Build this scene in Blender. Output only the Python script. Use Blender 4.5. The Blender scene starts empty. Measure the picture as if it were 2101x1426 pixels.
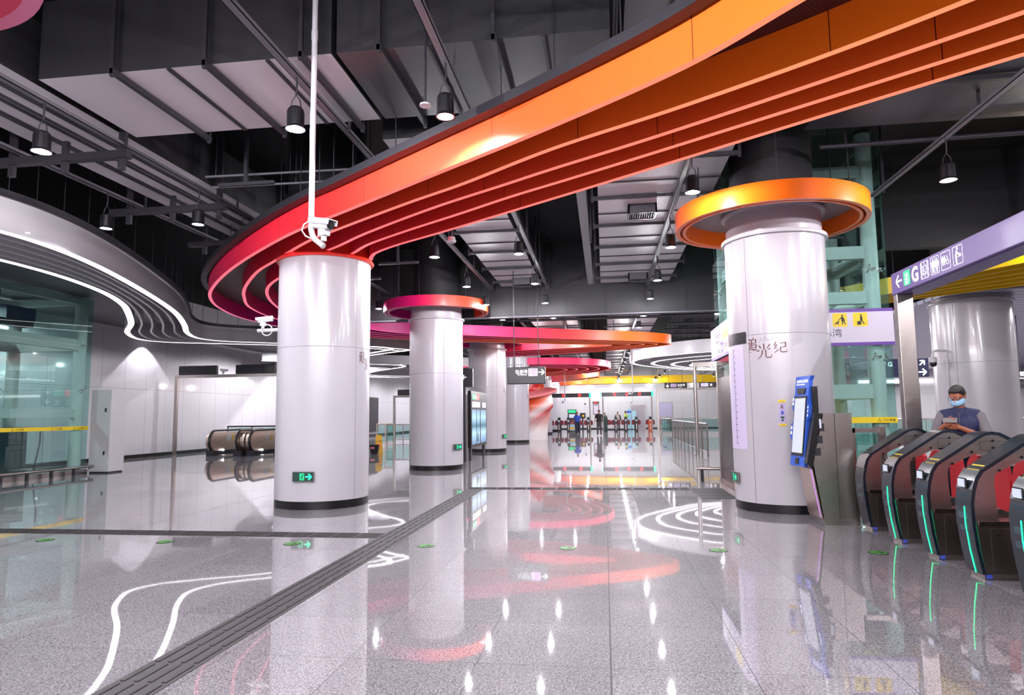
import bpy, bmesh, math, random
from math import sin, cos, pi, radians, atan2, sqrt, hypot
from mathutils import Vector, Matrix

scene = bpy.context.scene
COL = scene.collection
random.seed(7)

# ------------------------------------------------------------------ camera, world, exposure
cam_d = bpy.data.cameras.new('camera')
cam_d.sensor_width = 36.0
cam_d.lens = 1370.27 * 36.0 / 2101.0
cam_d.clip_end = 300
cam = bpy.data.objects.new('camera', cam_d)
COL.objects.link(cam)
yaw, pitch, roll = -0.13582, 0.10083, -0.011686
fwd = Vector((sin(yaw) * cos(pitch), cos(yaw) * cos(pitch), sin(pitch)))
rt = Vector((cos(yaw), -sin(yaw), 0))
up = rt.cross(fwd)
r2 = rt * cos(roll) + up * sin(roll)
u2 = -rt * sin(roll) + up * cos(roll)
m3 = Matrix((r2, u2, -fwd)).transposed()
cam.matrix_world = Matrix.Translation((0, 0, 1.48)) @ m3.to_4x4()
scene.camera = cam

world = bpy.data.worlds.new('world')
scene.world = world
world.use_nodes = True
world.node_tree.nodes['Background'].inputs[0].default_value = (0.5, 0.5, 0.55, 1)
world.node_tree.nodes['Background'].inputs[1].default_value = 0.3
scene.view_settings.view_transform = 'Standard'
scene.view_settings.look = 'None'
scene.view_settings.gamma = 1.0
scene.view_settings.use_curve_mapping = False
scene.view_settings.exposure = 0.4
scene.cycles.caustics_reflective = False
scene.cycles.caustics_refractive = False
scene.cycles.sample_clamp_indirect = 5.0
scene.cycles.max_bounces = 8
scene.cycles.transparent_max_bounces = 12
LAMP_W = 142.0
LAMP_COL = (0.97, 0.95, 1.0)

# ------------------------------------------------------------------ materials
def lin(h):
    if isinstance(h, str):
        h = [int(h[i:i + 2], 16) / 255 for i in (0, 2, 4)]
    return tuple(c / 12.92 if c <= .04045 else ((c + .055) / 1.055) ** 2.4 for c in h) + (1.0,)

NEUTRAL = .9     # how light the greys and whites of the hall are
def neutral(c):
    return tuple(v * NEUTRAL for v in c[:3]) + (1.0,)

def base_col(h):
    c = lin(h)
    v = [int(h[i:i + 2], 16) / 255 for i in (0, 2, 4)]
    return c if max(v) - min(v) > .35 else neutral(c)

def mat(name, hexcol, rough=.5, metal=0.0, coat=0.0, emit=None, estr=0.0, bump=None, spec=None):
    m = bpy.data.materials.new(name)
    m.use_nodes = True
    nt = m.node_tree
    b = nt.nodes['Principled BSDF']
    b.inputs['Base Color'].default_value = base_col(hexcol)
    b.inputs['Roughness'].default_value = rough
    b.inputs['Metallic'].default_value = metal
    b.inputs['Coat Weight'].default_value = coat
    b.inputs['Coat Roughness'].default_value = .06
    if spec is not None:
        b.inputs['Specular IOR Level'].default_value = spec
    if emit:
        b.inputs['Emission Color'].default_value = lin(emit)
        b.inputs['Emission Strength'].default_value = estr * NEUTRAL
    # slight natural variation so that no surface is dead flat
    n = nt.nodes.new('ShaderNodeTexNoise')
    n.inputs['Scale'].default_value = bump[0] if bump else 6.0
    n.inputs['Detail'].default_value = 4
    tc = nt.nodes.new('ShaderNodeTexCoord')
    nt.links.new(tc.outputs['Object'], n.inputs['Vector'])
    if bump:
        bp = nt.nodes.new('ShaderNodeBump')
        bp.inputs['Strength'].default_value = bump[1]
        bp.inputs['Distance'].default_value = .01
        nt.links.new(n.outputs['Fac'], bp.inputs['Height'])
        nt.links.new(bp.outputs['Normal'], b.inputs['Normal'])
    else:
        mr = nt.nodes.new('ShaderNodeMapRange')
        mr.inputs['To Min'].default_value = max(.02, rough - .04)
        mr.inputs['To Max'].default_value = min(1, rough + .04)
        nt.links.new(n.outputs['Fac'], mr.inputs['Value'])
        nt.links.new(mr.outputs['Result'], b.inputs['Roughness'])
    return m

def N(nt, typ, **kw):
    n = nt.nodes.new(typ)
    for k, v in kw.items():
        if k in n.inputs:
            n.inputs[k].default_value = v
        else:
            setattr(n, k, v)
    return n

def math_n(nt, op, a, b=None):
    n = nt.nodes.new('ShaderNodeMath')
    n.operation = op
    for i, v in enumerate((a, b)):
        if v is None:
            continue
        if hasattr(v, 'links'):
            nt.links.new(v, n.inputs[i])
        else:
            n.inputs[i].default_value = v
    return n.outputs[0]

def ramp_n(nt, fac, stops, interp='LINEAR'):
    r = nt.nodes.new('ShaderNodeValToRGB')
    r.color_ramp.interpolation = interp
    e = r.color_ramp.elements
    while len(e) < len(stops):
        e.new(.5)
    for el, (p, c) in zip(e, stops):
        el.position = p
        el.color = lin(c) if isinstance(c, str) else c
    nt.links.new(fac, r.inputs['Fac'])
    return r.outputs['Color']

def grid_line(nt, val, period, offset, half):
    """1 on a thin line every `period`, else 0"""
    a = math_n(nt, 'ADD', val, -offset)
    a = math_n(nt, 'DIVIDE', a, period)
    a = math_n(nt, 'FRACT', a)
    a = math_n(nt, 'SUBTRACT', a, .5)
    a = math_n(nt, 'ABSOLUTE', a)
    return math_n(nt, 'GREATER_THAN', a, .5 - half / period)

def mix_col(nt, fac, a, b):
    n = nt.nodes.new('ShaderNodeMix')
    n.data_type = 'RGBA'
    nt.links.new(fac, n.inputs['Factor'])
    for i, v in ((6, a), (7, b)):
        if hasattr(v, 'links'):
            nt.links.new(v, n.inputs[i])
        else:
            n.inputs[i].default_value = base_col(v) if isinstance(v, str) else v
    return n.outputs[2]

def floor_mat():
    m = mat('granite_floor', 'B0ACB0', .12)
    nt = m.node_tree
    b = nt.nodes['Principled BSDF']
    for l in list(b.inputs['Roughness'].links):
        nt.links.remove(l)
    b.inputs['Roughness'].default_value = .5
    b.inputs['Specular IOR Level'].default_value = .2
    b.inputs['Coat Weight'].default_value = 1.0
    b.inputs['Coat Roughness'].default_value = .025
    b.inputs['Coat IOR'].default_value = 1.95
    geo = N(nt, 'ShaderNodeNewGeometry')
    sep = N(nt, 'ShaderNodeSeparateXYZ')
    nt.links.new(geo.outputs['Position'], sep.inputs[0])
    n1 = N(nt, 'ShaderNodeTexNoise', Scale=80.0, Detail=3.0, Roughness=.7)
    n2 = N(nt, 'ShaderNodeTexVoronoi', Scale=105.0)
    nt.links.new(geo.outputs['Position'], n1.inputs['Vector'])
    nt.links.new(geo.outputs['Position'], n2.inputs['Vector'])
    c1 = ramp_n(nt, n1.outputs['Fac'], [(.38, base_col('1B191D')), (.46, base_col('5A565C')), (.55, base_col('918C92')), (.66, base_col('CFCBCF'))])
    c2 = ramp_n(nt, n2.outputs['Color'], [(.0, base_col('343136')), (.35, base_col('7C787D')), (.75, base_col('ABA6AB'))])
    c = mix_col(nt, math_n(nt, 'ADD', 0.45, 0.0), c1, c2)
    # tile to tile tone
    wn = N(nt, 'ShaderNodeTexWhiteNoise')
    cx = math_n(nt, 'FLOOR', math_n(nt, 'DIVIDE', sep.outputs['X'], .8))
    cy = math_n(nt, 'FLOOR', math_n(nt, 'DIVIDE', math_n(nt, 'ADD', sep.outputs['Y'], -.115), .8))
    cb = N(nt, 'ShaderNodeCombineXYZ')
    nt.links.new(cx, cb.inputs[0]); nt.links.new(cy, cb.inputs[1])
    nt.links.new(cb.outputs[0], wn.inputs['Vector'])
    tone = ramp_n(nt, wn.outputs['Value'], [(0, (.84, .84, .85, 1)), (1, (1, 1, 1, 1))])
    mx = N(nt, 'ShaderNodeMix', data_type='RGBA', blend_type='MULTIPLY')
    mx.inputs['Factor'].default_value = 1
    nt.links.new(c, mx.inputs[6]); nt.links.new(tone, mx.inputs[7])
    gx = grid_line(nt, sep.outputs['X'], .8, 0.0, .0022)
    gy = grid_line(nt, sep.outputs['Y'], .8, .115, .0022)
    wide = math_n(nt, 'LESS_THAN', math_n(nt, 'ABSOLUTE', sep.outputs['X']), .0055)
    g = math_n(nt, 'MAXIMUM', math_n(nt, 'MAXIMUM', gx, gy), wide)
    col = mix_col(nt, g, mx.outputs[2], '2A282C')
    nt.links.new(col, b.inputs['Base Color'])
    nt.links.new(math_n(nt, 'SUBTRACT', 1.0, math_n(nt, 'MULTIPLY', g, .8)), b.inputs['Coat Weight'])
    # very faint unevenness from tile to tile
    wob = N(nt, 'ShaderNodeTexNoise', Scale=1.3, Detail=1.0)
    nt.links.new(geo.outputs['Position'], wob.inputs['Vector'])
    bp = N(nt, 'ShaderNodeBump', Strength=.02, Distance=.02)
    nt.links.new(wob.outputs['Fac'], bp.inputs['Height'])
    nt.links.new(bp.outputs['Normal'], b.inputs['Coat Normal'])
    return m

def panel_mat(name, hexcol, axis, period, offset, zlines, rough=.22, line='55525A'):
    """wall cladding: seams every `period` along an axis and at the heights in zlines"""
    m = mat(name, hexcol, rough, coat=.3)
    nt = m.node_tree
    b = nt.nodes['Principled BSDF']
    geo = N(nt, 'ShaderNodeNewGeometry')
    sep = N(nt, 'ShaderNodeSeparateXYZ')
    nt.links.new(geo.outputs['Position'], sep.inputs[0])
    g = grid_line(nt, sep.outputs[axis], period, offset, .006)
    for z in zlines:
        d = math_n(nt, 'ABSOLUTE', math_n(nt, 'ADD', sep.outputs['Z'], -z))
        g = math_n(nt, 'MAXIMUM', g, math_n(nt, 'LESS_THAN', d, .006))
    nt.links.new(mix_col(nt, g, hexcol, line), b.inputs['Base Color'])
    return m

def perforated_mat(name, light, dark, pitch, hole=.32, rough=.5, metal=.0):
    m = mat(name, light, rough, metal)
    nt = m.node_tree
    b = nt.nodes['Principled BSDF']
    geo = N(nt, 'ShaderNodeNewGeometry')
    sep = N(nt, 'ShaderNodeSeparateXYZ')
    nt.links.new(geo.outputs['Position'], sep.inputs[0])
    a = math_n(nt, 'ADD', sep.outputs['X'], sep.outputs['Y'])
    d = math_n(nt, 'SUBTRACT', sep.outputs['X'], sep.outputs['Y'])
    parts = []
    for v in (a, d):
        f = math_n(nt, 'SUBTRACT', math_n(nt, 'FRACT', math_n(nt, 'DIVIDE', v, pitch)), .5)
        parts.append(math_n(nt, 'MULTIPLY', f, f))
    r = math_n(nt, 'ADD', parts[0], parts[1])
    h = math_n(nt, 'LESS_THAN', r, hole * hole)
    nt.links.new(mix_col(nt, h, light, dark), b.inputs['Base Color'])
    return m

def slat_mat(name, light, dark, axis, period, duty=.12, rough=.35, metal=.2):
    m = mat(name, light, rough, metal)
    nt = m.node_tree
    geo = N(nt, 'ShaderNodeNewGeometry')
    sep = N(nt, 'ShaderNodeSeparateXYZ')
    nt.links.new(geo.outputs['Position'], sep.inputs[0])
    g = grid_line(nt, sep.outputs[axis], period, 0, period * duty)
    nt.links.new(mix_col(nt, g, light, dark), nt.nodes['Principled BSDF'].inputs['Base Color'])
    return m

def ribbon_mat(name, stops, rough=.32, glow=0.0):
    """lacquered sheet whose paint runs through a colour sequence along its length (UV u)"""
    m = mat(name, 'FF7A1E', rough + .1, coat=.0, spec=.3)
    nt = m.node_tree
    b = nt.nodes['Principled BSDF']
    uv = N(nt, 'ShaderNodeUVMap')
    sep = N(nt, 'ShaderNodeSeparateXYZ')
    nt.links.new(uv.outputs[0], sep.inputs[0])
    c = ramp_n(nt, sep.outputs['X'], stops)
    g = grid_line(nt, sep.outputs['Y'], 2.4, .8, .004)
    nt.links.new(mix_col(nt, g, c, '5A1410'), b.inputs['Base Color'])
    if glow:
        k = N(nt, 'ShaderNodeValue'); k.outputs[0].default_value = .14
        nt.links.new(mix_col(nt, k.outputs[0], c, (1, 1, 1, 1)), b.inputs['Emission Color'])
        b.inputs['Emission Strength'].default_value = glow
    return m

def axis_ramp_mat(name, axis, lo, hi, stops, rough=.3):
    m = mat(name, 'FF7A1E', rough, coat=.25)
    nt = m.node_tree
    geo = N(nt, 'ShaderNodeNewGeometry')
    sep = N(nt, 'ShaderNodeSeparateXYZ')
    nt.links.new(geo.outputs['Position'], sep.inputs[0])
    mr = N(nt, 'ShaderNodeMapRange')
    mr.inputs['From Min'].default_value = lo
    mr.inputs['From Max'].default_value = hi
    nt.links.new(sep.outputs[axis], mr.inputs['Value'])
    c = ramp_n(nt, mr.outputs['Result'], stops)
    nt.links.new(c, nt.nodes['Principled BSDF'].inputs['Base Color'])
    return m

def glass_mat(name, tint, refl=.12, opacity=.0):
    m = bpy.data.materials.new(name)
    m.use_nodes = True
    nt = m.node_tree
    nt.nodes.clear()
    out = N(nt, 'ShaderNodeOutputMaterial')
    tr = N(nt, 'ShaderNodeBsdfTransparent', Color=lin(tint))
    gl = N(nt, 'ShaderNodeBsdfGlossy', Roughness=.01, Color=(.95, 1, .98, 1))
    fr = N(nt, 'ShaderNodeLayerWeight', Blend=.5)
    mr = N(nt, 'ShaderNodeMapRange')
    mr.inputs['To Min'].default_value = .03 + refl * .1
    mr.inputs['To Max'].default_value = .9
    nt.links.new(math_n(nt, 'POWER', fr.outputs['Facing'], 4.5), mr.inputs['Value'])
    mx = N(nt, 'ShaderNodeMixShader')
    nt.links.new(mr.outputs['Result'], mx.inputs[0])
    nt.links.new(tr.outputs[0], mx.inputs[1])
    nt.links.new(gl.outputs[0], mx.inputs[2])
    nt.links.new(mx.outputs[0], out.inputs[0])
    return m

def brushed_mat(name, hexcol, rough=.28):
    m = mat(name, hexcol, rough, metal=1.0)
    nt = m.node_tree
    b = nt.nodes['Principled BSDF']
    for l in list(b.inputs['Roughness'].links):
        nt.links.remove(l)
    tc = N(nt, 'ShaderNodeTexCoord')
    mp = N(nt, 'ShaderNodeMapping')
    mp.inputs['Scale'].default_value = (3, 3, 160)
    n = N(nt, 'ShaderNodeTexNoise', Scale=4.0, Detail=3.0)
    nt.links.new(tc.outputs['Object'], mp.inputs[0])
    nt.links.new(mp.outputs[0], n.inputs['Vector'])
    mr = N(nt, 'ShaderNodeMapRange')
    mr.inputs['To Min'].default_value = rough - .03
    mr.inputs['To Max'].default_value = rough + .06
    nt.links.new(n.outputs['Fac'], mr.inputs['Value'])
    nt.links.new(mr.outputs['Result'], b.inputs['Roughness'])
    return m

M = {}
M['floor'] = floor_mat()
M['ceil'] = mat('dark_ceiling', '0F0E13', .8)  # ceiling painted near-black, one even colour
M['duct'] = mat('duct_bounce_underside', 'C9C3CA', .5, metal=.0, bump=(40, .15))  # light bounced off the floor is put into the underside colour
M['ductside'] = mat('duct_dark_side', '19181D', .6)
M['dark'] = mat('dark_steel', '2E2C33', .5, metal=.3)
M['tray'] = mat('tray_steel', '6B6870', .45, metal=.4)
M['pipe'] = mat('pipe_grey', '45434A', .4, metal=.2)
M['white'] = mat('column_enamel', 'BAB5BC', .24, coat=.25)
M['black'] = mat('black_skirting', '0B0A0C', .3)
M['seam'] = mat('seam_grey', '8F8A92', .5)
M['wall_l'] = panel_mat('left_wall_panels', 'D8D4DA', 'Y', 1.2, .3, (2.65,), line='8A858E')
M['wall_f'] = panel_mat('far_wall_panels', 'CDD0D6', 'X', 1.2, .4, (2.6,), line='888A92')
M['wall_p'] = panel_mat('plain_wall_panels', 'CFCDD2', 'X', 1.2, .1, (2.65,), line='908D94')
M['tact'] = mat('tactile_rubber', '383336', .6)
M['tactd'] = mat('tactile_ridge', '242123', .55)
M['steel'] = brushed_mat('brushed_steel', 'B0A6A2', .27)
M['steelw'] = brushed_mat('warm_steel', 'DCC6BA', .36)
M['steeld'] = brushed_mat('dull_gate_steel', '857C78', .3)
M['chrome'] = mat('polished_steel', 'C8C4C4', .14, metal=1.0)
M['whitep'] = mat('white_paint', 'CAC7CC', .35, coat=.2)
M['frame'] = mat('lift_frame_paint', 'D2D4D2', .4)
M['glass'] = glass_mat('green_glass', 'E9F7F5', .2)
M['glassc'] = glass_mat('clear_glass', 'DCEFEC', .2)
M['led'] = mat('led_strip', 'FFFFFF', .5, emit='FFFAFF', estr=2.6)
M['lens'] = mat('lamp_lens', 'FFFFFF', .4, emit='F4F4FF', estr=60.0)
M['lamp'] = mat('lamp_housing', '1B1A20', .4, metal=.3)
M['purple'] = mat('purple_sign', '6B5596', .4)
M['purpled'] = mat('purple_band', '5B2A92', .4)
M['signw'] = mat('white_sign_faint_glow', 'C9C1D2', .4, emit='E8E0F0', estr=.04)  # lift signs are only lit by lamps; the faint glow is added
M['ink'] = mat('black_ink', '121114', .5)
M['yel'] = mat('yellow_panel', 'E8BE10', .45)
M['yelb'] = mat('warning_yellow', 'E3C40C', .45)
M['navy'] = mat('navy_sign', '2A2D58', .4)
M['darksign'] = mat('charcoal_sign', '1A1720', .35)
M['glyph'] = mat('lit_lettering', 'FFFFFF', .5, emit='FFFFFF', estr=.9)
M['green'] = mat('exit_green', '18B878', .4, emit='18C880', estr=.5)
M['greenl'] = mat('green_light', '20E890', .4, emit='20F098', estr=1.8)
M['redl'] = mat('red_light', 'FF3A3A', .4, emit='FF3030', estr=1.6)
M['lilac'] = mat('line_badge', 'B878D8', .4, emit='C080E0', estr=.5)
M['red'] = mat('red_paddle', 'C01F2C', .45)
M['redd'] = mat('dark_red_paddle', '7A1020', .45)
M['gnavy'] = mat('gate_navy', '0C1826', .3, coat=.15)
M['gteal'] = mat('gate_teal', '123642', .2, coat=.3)
M['screen'] = mat('lit_screen', 'B8BFCE', .2, emit='D0DAF0', estr=.3)
M['blue'] = mat('kiosk_blue', '2A58C0', .35)
M['tape'] = mat('blue_label', '3A50B8', .5)
M['maroon'] = mat('maroon_lettering', '5A0A0C', .4)
M['skyl'] = mat('grey_print', '4A4448', .5)
M['rubber'] = mat('handrail_rubber', '121013', .35)
M['wsign'] = mat('wet_floor_yellow', 'E2B010', .4)
M['bucket'] = mat('bucket_black', '1C1E26', .4)
M['skin'] = mat('skin', 'B07A5E', .5)
M['skin2'] = mat('skin_tanned', '9C5A40', .5)
M['hair'] = mat('black_hair', '16110F', .6, bump=(60, .6))
M['vest'] = mat('navy_vest', '181E48', .7)
M['sleeve'] = mat('grey_sleeve', '6E686E', .8, bump=(25, .4))
M['cuff'] = mat('blue_cuff', '1F3F84', .7)
M['bluet'] = mat('blue_shirt', '2448B8', .7)
M['blackt'] = mat('black_shirt', '1C181C', .7)
M['jean'] = mat('dark_jeans', '1E2A44', .7)
M['greyt'] = mat('grey_trousers', '4A4648', .7)
M['shoe'] = mat('white_shoe', 'D8D8D4', .5)
M['shoeb'] = mat('dark_shoe', '1B1A1C', .5)
M['mask'] = mat('face_mask', '9CC4E2', .7)
M['hood'] = mat('beige_hoodie', 'A39A8A', .8)
M['hivis'] = mat('hi_vis', 'B8D83A', .7)
M['beigev'] = mat('pale_vest', 'C8BCB0', .7)
M['dgreen'] = mat('dark_green', '163A34', .5)
M['phone'] = mat('phone_black', '202028', .3)
M['phonec'] = mat('phone_case', '77706E', .4)
M['lens2'] = glass_mat('spectacle_glass', 'F4F4F4', .3)
M['stk'] = mat('sticker_green', '3F8E2C', .5)
M['mesh'] = perforated_mat('perforated_dark', '3A3136', '0E0B0D', .035, .34)
M['meshr'] = perforated_mat('perforated_red', '5A1A22', '14080A', .045, .36)
M['meshg'] = perforated_mat('perforated_grey', 'B4B2B9', '121115', .06, .37, metal=.0)
M['soffit'] = perforated_mat('soffit_mesh', '6C6872', '2A2830', .03, .36)
M['slat'] = slat_mat('right_hall_slats', 'A8A2BC', '4A4658', 'Y', .45, .1)
M['door_m'] = mat('metal_door', '9A959C', .35, metal=.6)
M['banner'] = mat('pale_blue_banner', 'A9D8E8', .5)
M['mapp'] = mat('map_print', 'BDB9DA', .5)
M['scene1'] = axis_ramp_mat('advert_picture', 'Z', .55, 1.7, [(0, '5D84A8'), (.3, 'A8D0E0'), (.5, '3C6C80'), (.75, '9CC8DC'), (1, '5A7A98')])
_b = M['scene1'].node_tree.nodes['Principled BSDF']
M['scene1'].node_tree.links.new(_b.inputs['Base Color'].links[0].from_socket, _b.inputs['Emission Color'])
_b.inputs['Emission Strength'].default_value = .55
M['pinkp'] = axis_ramp_mat('pink_disc_paint', 'X', -5.2, -3.4, [(0, 'F05A80'), (1, 'F88AB0')])
M['petal'] = mat('petal_pink', 'F08A8C', .3, coat=.3)

# ------------------------------------------------------------------ geometry collector
class G:
    def __init__(s):
        s.v = []; s.f = []; s.m = []; s.s = []; s.uv = {}
    def add(s, vs, fs, m=0, smooth=False, uvs=None):
        o = len(s.v)
        s.v += [tuple(v) for v in vs]
        for i, f in enumerate(fs):
            s.f.append([o + k for k in f]); s.m.append(m); s.s.append(smooth)
            if uvs:
                s.uv[len(s.f) - 1] = [uvs[k] for k in f]
        return s
    def box(s, a, b, m=0):
        x0, y0, z0 = [min(p, q) for p, q in zip(a, b)]
        x1, y1, z1 = [max(p, q) for p, q in zip(a, b)]
        vs = [(x0, y0, z0), (x1, y0, z0), (x1, y1, z0), (x0, y1, z0), (x0, y0, z1), (x1, y0, z1), (x1, y1, z1), (x0, y1, z1)]
        return s.add(vs, [(0, 3, 2, 1), (4, 5, 6, 7), (0, 1, 5, 4), (1, 2, 6, 5), (2, 3, 7, 6), (3, 0, 4, 7)], m)
    def bar(s, p, q, w, h, m=0):
        """rectangular bar between two points, w across, h upward"""
        p, q = Vector(p), Vector(q)
        d = (q - p).normalized()
        sd = d.cross(Vector((0, 0, 1)))
        if sd.length < .01:
            sd = Vector((1, 0, 0))
        sd.normalize()
        u = sd.cross(d).normalized()
        vs = []
        for e in (p, q):
            for a, b in ((-1, -1), (1, -1), (1, 1), (-1, 1)):
                vs.append(e + sd * a * w / 2 + u * b * h / 2)
        return s.add(vs, [(0, 1, 2, 3), (7, 6, 5, 4), (0, 4, 5, 1), (1, 5, 6, 2), (2, 6, 7, 3), (3, 7, 4, 0)], m)
    def cyl(s, p, q, r, n=16, r2=None, m=0, caps=True):
        p, q = Vector(p), Vector(q)
        r2 = r if r2 is None else r2
        d = (q - p).normalized()
        a = d.orthogonal().normalized()
        b = d.cross(a)
        ring = [(cos(2 * pi * i / n), sin(2 * pi * i / n)) for i in range(n)]
        v0 = [p + (a * c + b * t) * r for c, t in ring]
        v1 = [q + (a * c + b * t) * r2 for c, t in ring]
        s.add(v0 + v1, [(i, (i + 1) % n, n + (i + 1) % n, n + i) for i in range(n)], m, True)
        if caps:
            s.add(v0, [tuple(range(n - 1, -1, -1))], m)
            s.add(v1, [tuple(range(n))], m)
        return s
    def tube(s, pts, r, n=8, m=0, closed=False):
        pts = [Vector(p) for p in pts]
        k = len(pts)
        vs = []
        prev = None
        for i, p in enumerate(pts):
            d = (pts[min(i + 1, k - 1)] - pts[max(i - 1, 0)]).normalized()
            if prev is None:
                a = d.orthogonal().normalized()
            else:
                a = (prev - d * prev.dot(d)).normalized()
            prev = a
            b = d.cross(a)
            rr = r[i] if isinstance(r, (list, tuple)) else r
            vs += [p + (a * cos(2 * pi * j / n) + b * sin(2 * pi * j / n)) * rr for j in range(n)]
        fs = [(i * n + j, i * n + (j + 1) % n, (i + 1) * n + (j + 1) % n, (i + 1) * n + j) for i in range(k - 1) for j in range(n)]
        s.add(vs, fs, m, True)
        s.add(vs[:n], [tuple(range(n - 1, -1, -1))], m)
        s.add(vs[-n:], [tuple(range(n))], m)
        return s
    def lathe(s, prof, n=48, c=(0, 0), m=0):
        """profile of (r, z) pairs, each band flat-shaded against the next, round about c"""
        for (r0, z0), (r1, z1) in zip(prof, prof[1:]):
            vs = [(c[0] + r * cos(2 * pi * i / n), c[1] + r * sin(2 * pi * i / n), z) for r, z in ((r0, z0), (r1, z1)) for i in range(n)]
            s.add(vs, [(i, (i + 1) % n, n + (i + 1) % n, n + i) for i in range(n)], m, True)
        return s
    def poly(s, pts, m=0):
        return s.add(pts, [tuple(range(len(pts)))], m)
    def prism(s, pts, axis, a, b, m=0, smooth=False):
        """2-D outline pushed from a to b along axis ('X','Y','Z')"""
        def P(u, v, w):
            return {'X': (w, u, v), 'Y': (u, w, v), 'Z': (u, v, w)}[axis]
        n = len(pts)
        v0 = [P(u, v, a) for u, v in pts]
        v1 = [P(u, v, b) for u, v in pts]
        s.add(v0 + v1, [(i, (i + 1) % n, n + (i + 1) % n, n + i) for i in range(n)], m, smooth)
        s.add(v0, [tuple(range(n))], m)
        s.add(v1, [tuple(range(n - 1, -1, -1))], m)
        return s
    def ball(s, c, r, n=12, m=0):
        r = (r, r, r) if not isinstance(r, (tuple, list)) else r
        k = n // 2
        vs = [(c[0], c[1], c[2] + r[2])]
        for i in range(1, k):
            a = pi * i / k
            vs += [(c[0] + r[0] * sin(a) * cos(2 * pi * j / n), c[1] + r[1] * sin(a) * sin(2 * pi * j / n), c[2] + r[2] * cos(a)) for j in range(n)]
        vs.append((c[0], c[1], c[2] - r[2]))
        fs = [(0, 1 + j, 1 + (j + 1) % n) for j in range(n)]
        for i in range(k - 2):
            for j in range(n):
                a0 = 1 + i * n
                fs.append((a0 + j, a0 + n + j, a0 + n + (j + 1) % n, a0 + (j + 1) % n))
        e = len(vs) - 1
        fs += [(e, 1 + (k - 2) * n + (j + 1) % n, 1 + (k - 2) * n + j) for j in range(n)]
        return s.add(vs, fs, m, True)
    def move(s, mtx):
        s.v = [tuple(mtx @ Vector(v)) for v in s.v]
        return s
    def build(s, name, mats, parent=None, loc=(0, 0, 0), rz=0.0, bevel=0.0, fixn=True):
        me = bpy.data.meshes.new(name)
        me.from_pydata(s.v, [], s.f)
        mats = mats if isinstance(mats, (list, tuple)) else [mats]
        for mm in mats:
            me.materials.append(M[mm] if isinstance(mm, str) else mm)
        me.polygons.foreach_set('material_index', s.m)
        me.polygons.foreach_set('use_smooth', s.s)
        if s.uv:
            l = me.uv_layers.new(name='UVMap')
            for p in me.polygons:
                if p.index in s.uv:
                    for li, c in zip(p.loop_indices, s.uv[p.index]):
                        l.data[li].uv = c
        if fixn:
            bm = bmesh.new(); bm.from_mesh(me)
            bmesh.ops.recalc_face_normals(bm, faces=bm.faces)
            bm.to_mesh(me); bm.free()
        o = bpy.data.objects.new(name, me)
        COL.objects.link(o)
        o.location = loc
        o.rotation_euler = (0, 0, rz)
        if parent:
            o.parent = parent
        if bevel:
            b = o.modifiers.new('edge', 'BEVEL')
            b.width = bevel; b.segments = 2; b.limit_method = 'ANGLE'; b.angle_limit = radians(40)
        return o

def tag(o, label=None, cat=None, group=None, kind=None):
    for k, v in (('label', label), ('category', cat), ('group', group), ('kind', kind)):
        if v:
            o[k] = v
    return o

def thing(name, label, cat, loc=(0, 0, 0), rz=0.0, group=None):
    o = bpy.data.objects.new(name, None)
    o.empty_display_size = .1
    COL.objects.link(o)
    o.location = loc
    o.rotation_euler = (0, 0, rz)
    return tag(o, label, cat, group)

def struct(o):
    o['kind'] = 'structure'
    return o

def copy_tree(o, parent=None):
    c = o.copy()
    COL.objects.link(c)
    if parent:
        c.parent = parent
    for ch in list(o.children):
        copy_tree(ch, c)
    return c

def smooth_path(pts, step=.12, closed=False):
    """Catmull-Rom through the points, resampled"""
    P = [Vector(p) for p in pts]
    n = len(P)
    out = []
    rng = range(n) if closed else range(n - 1)
    for i in rng:
        if closed:
            a, b, c, d = P[(i - 1) % n], P[i], P[(i + 1) % n], P[(i + 2) % n]
        else:
            a, b, c, d = P[max(i - 1, 0)], P[i], P[i + 1], P[min(i + 2, n - 1)]
        k = max(2, int((c - b).length / step))
        for j in range(k):
            t = j / k
            out.append(.5 * ((2 * b) + (c - a) * t + (2 * a - 5 * b + 4 * c - d) * t * t + (3 * b - a - 3 * c + d) * t ** 3))
    if not closed:
        out.append(P[-1])
    return out

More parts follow.
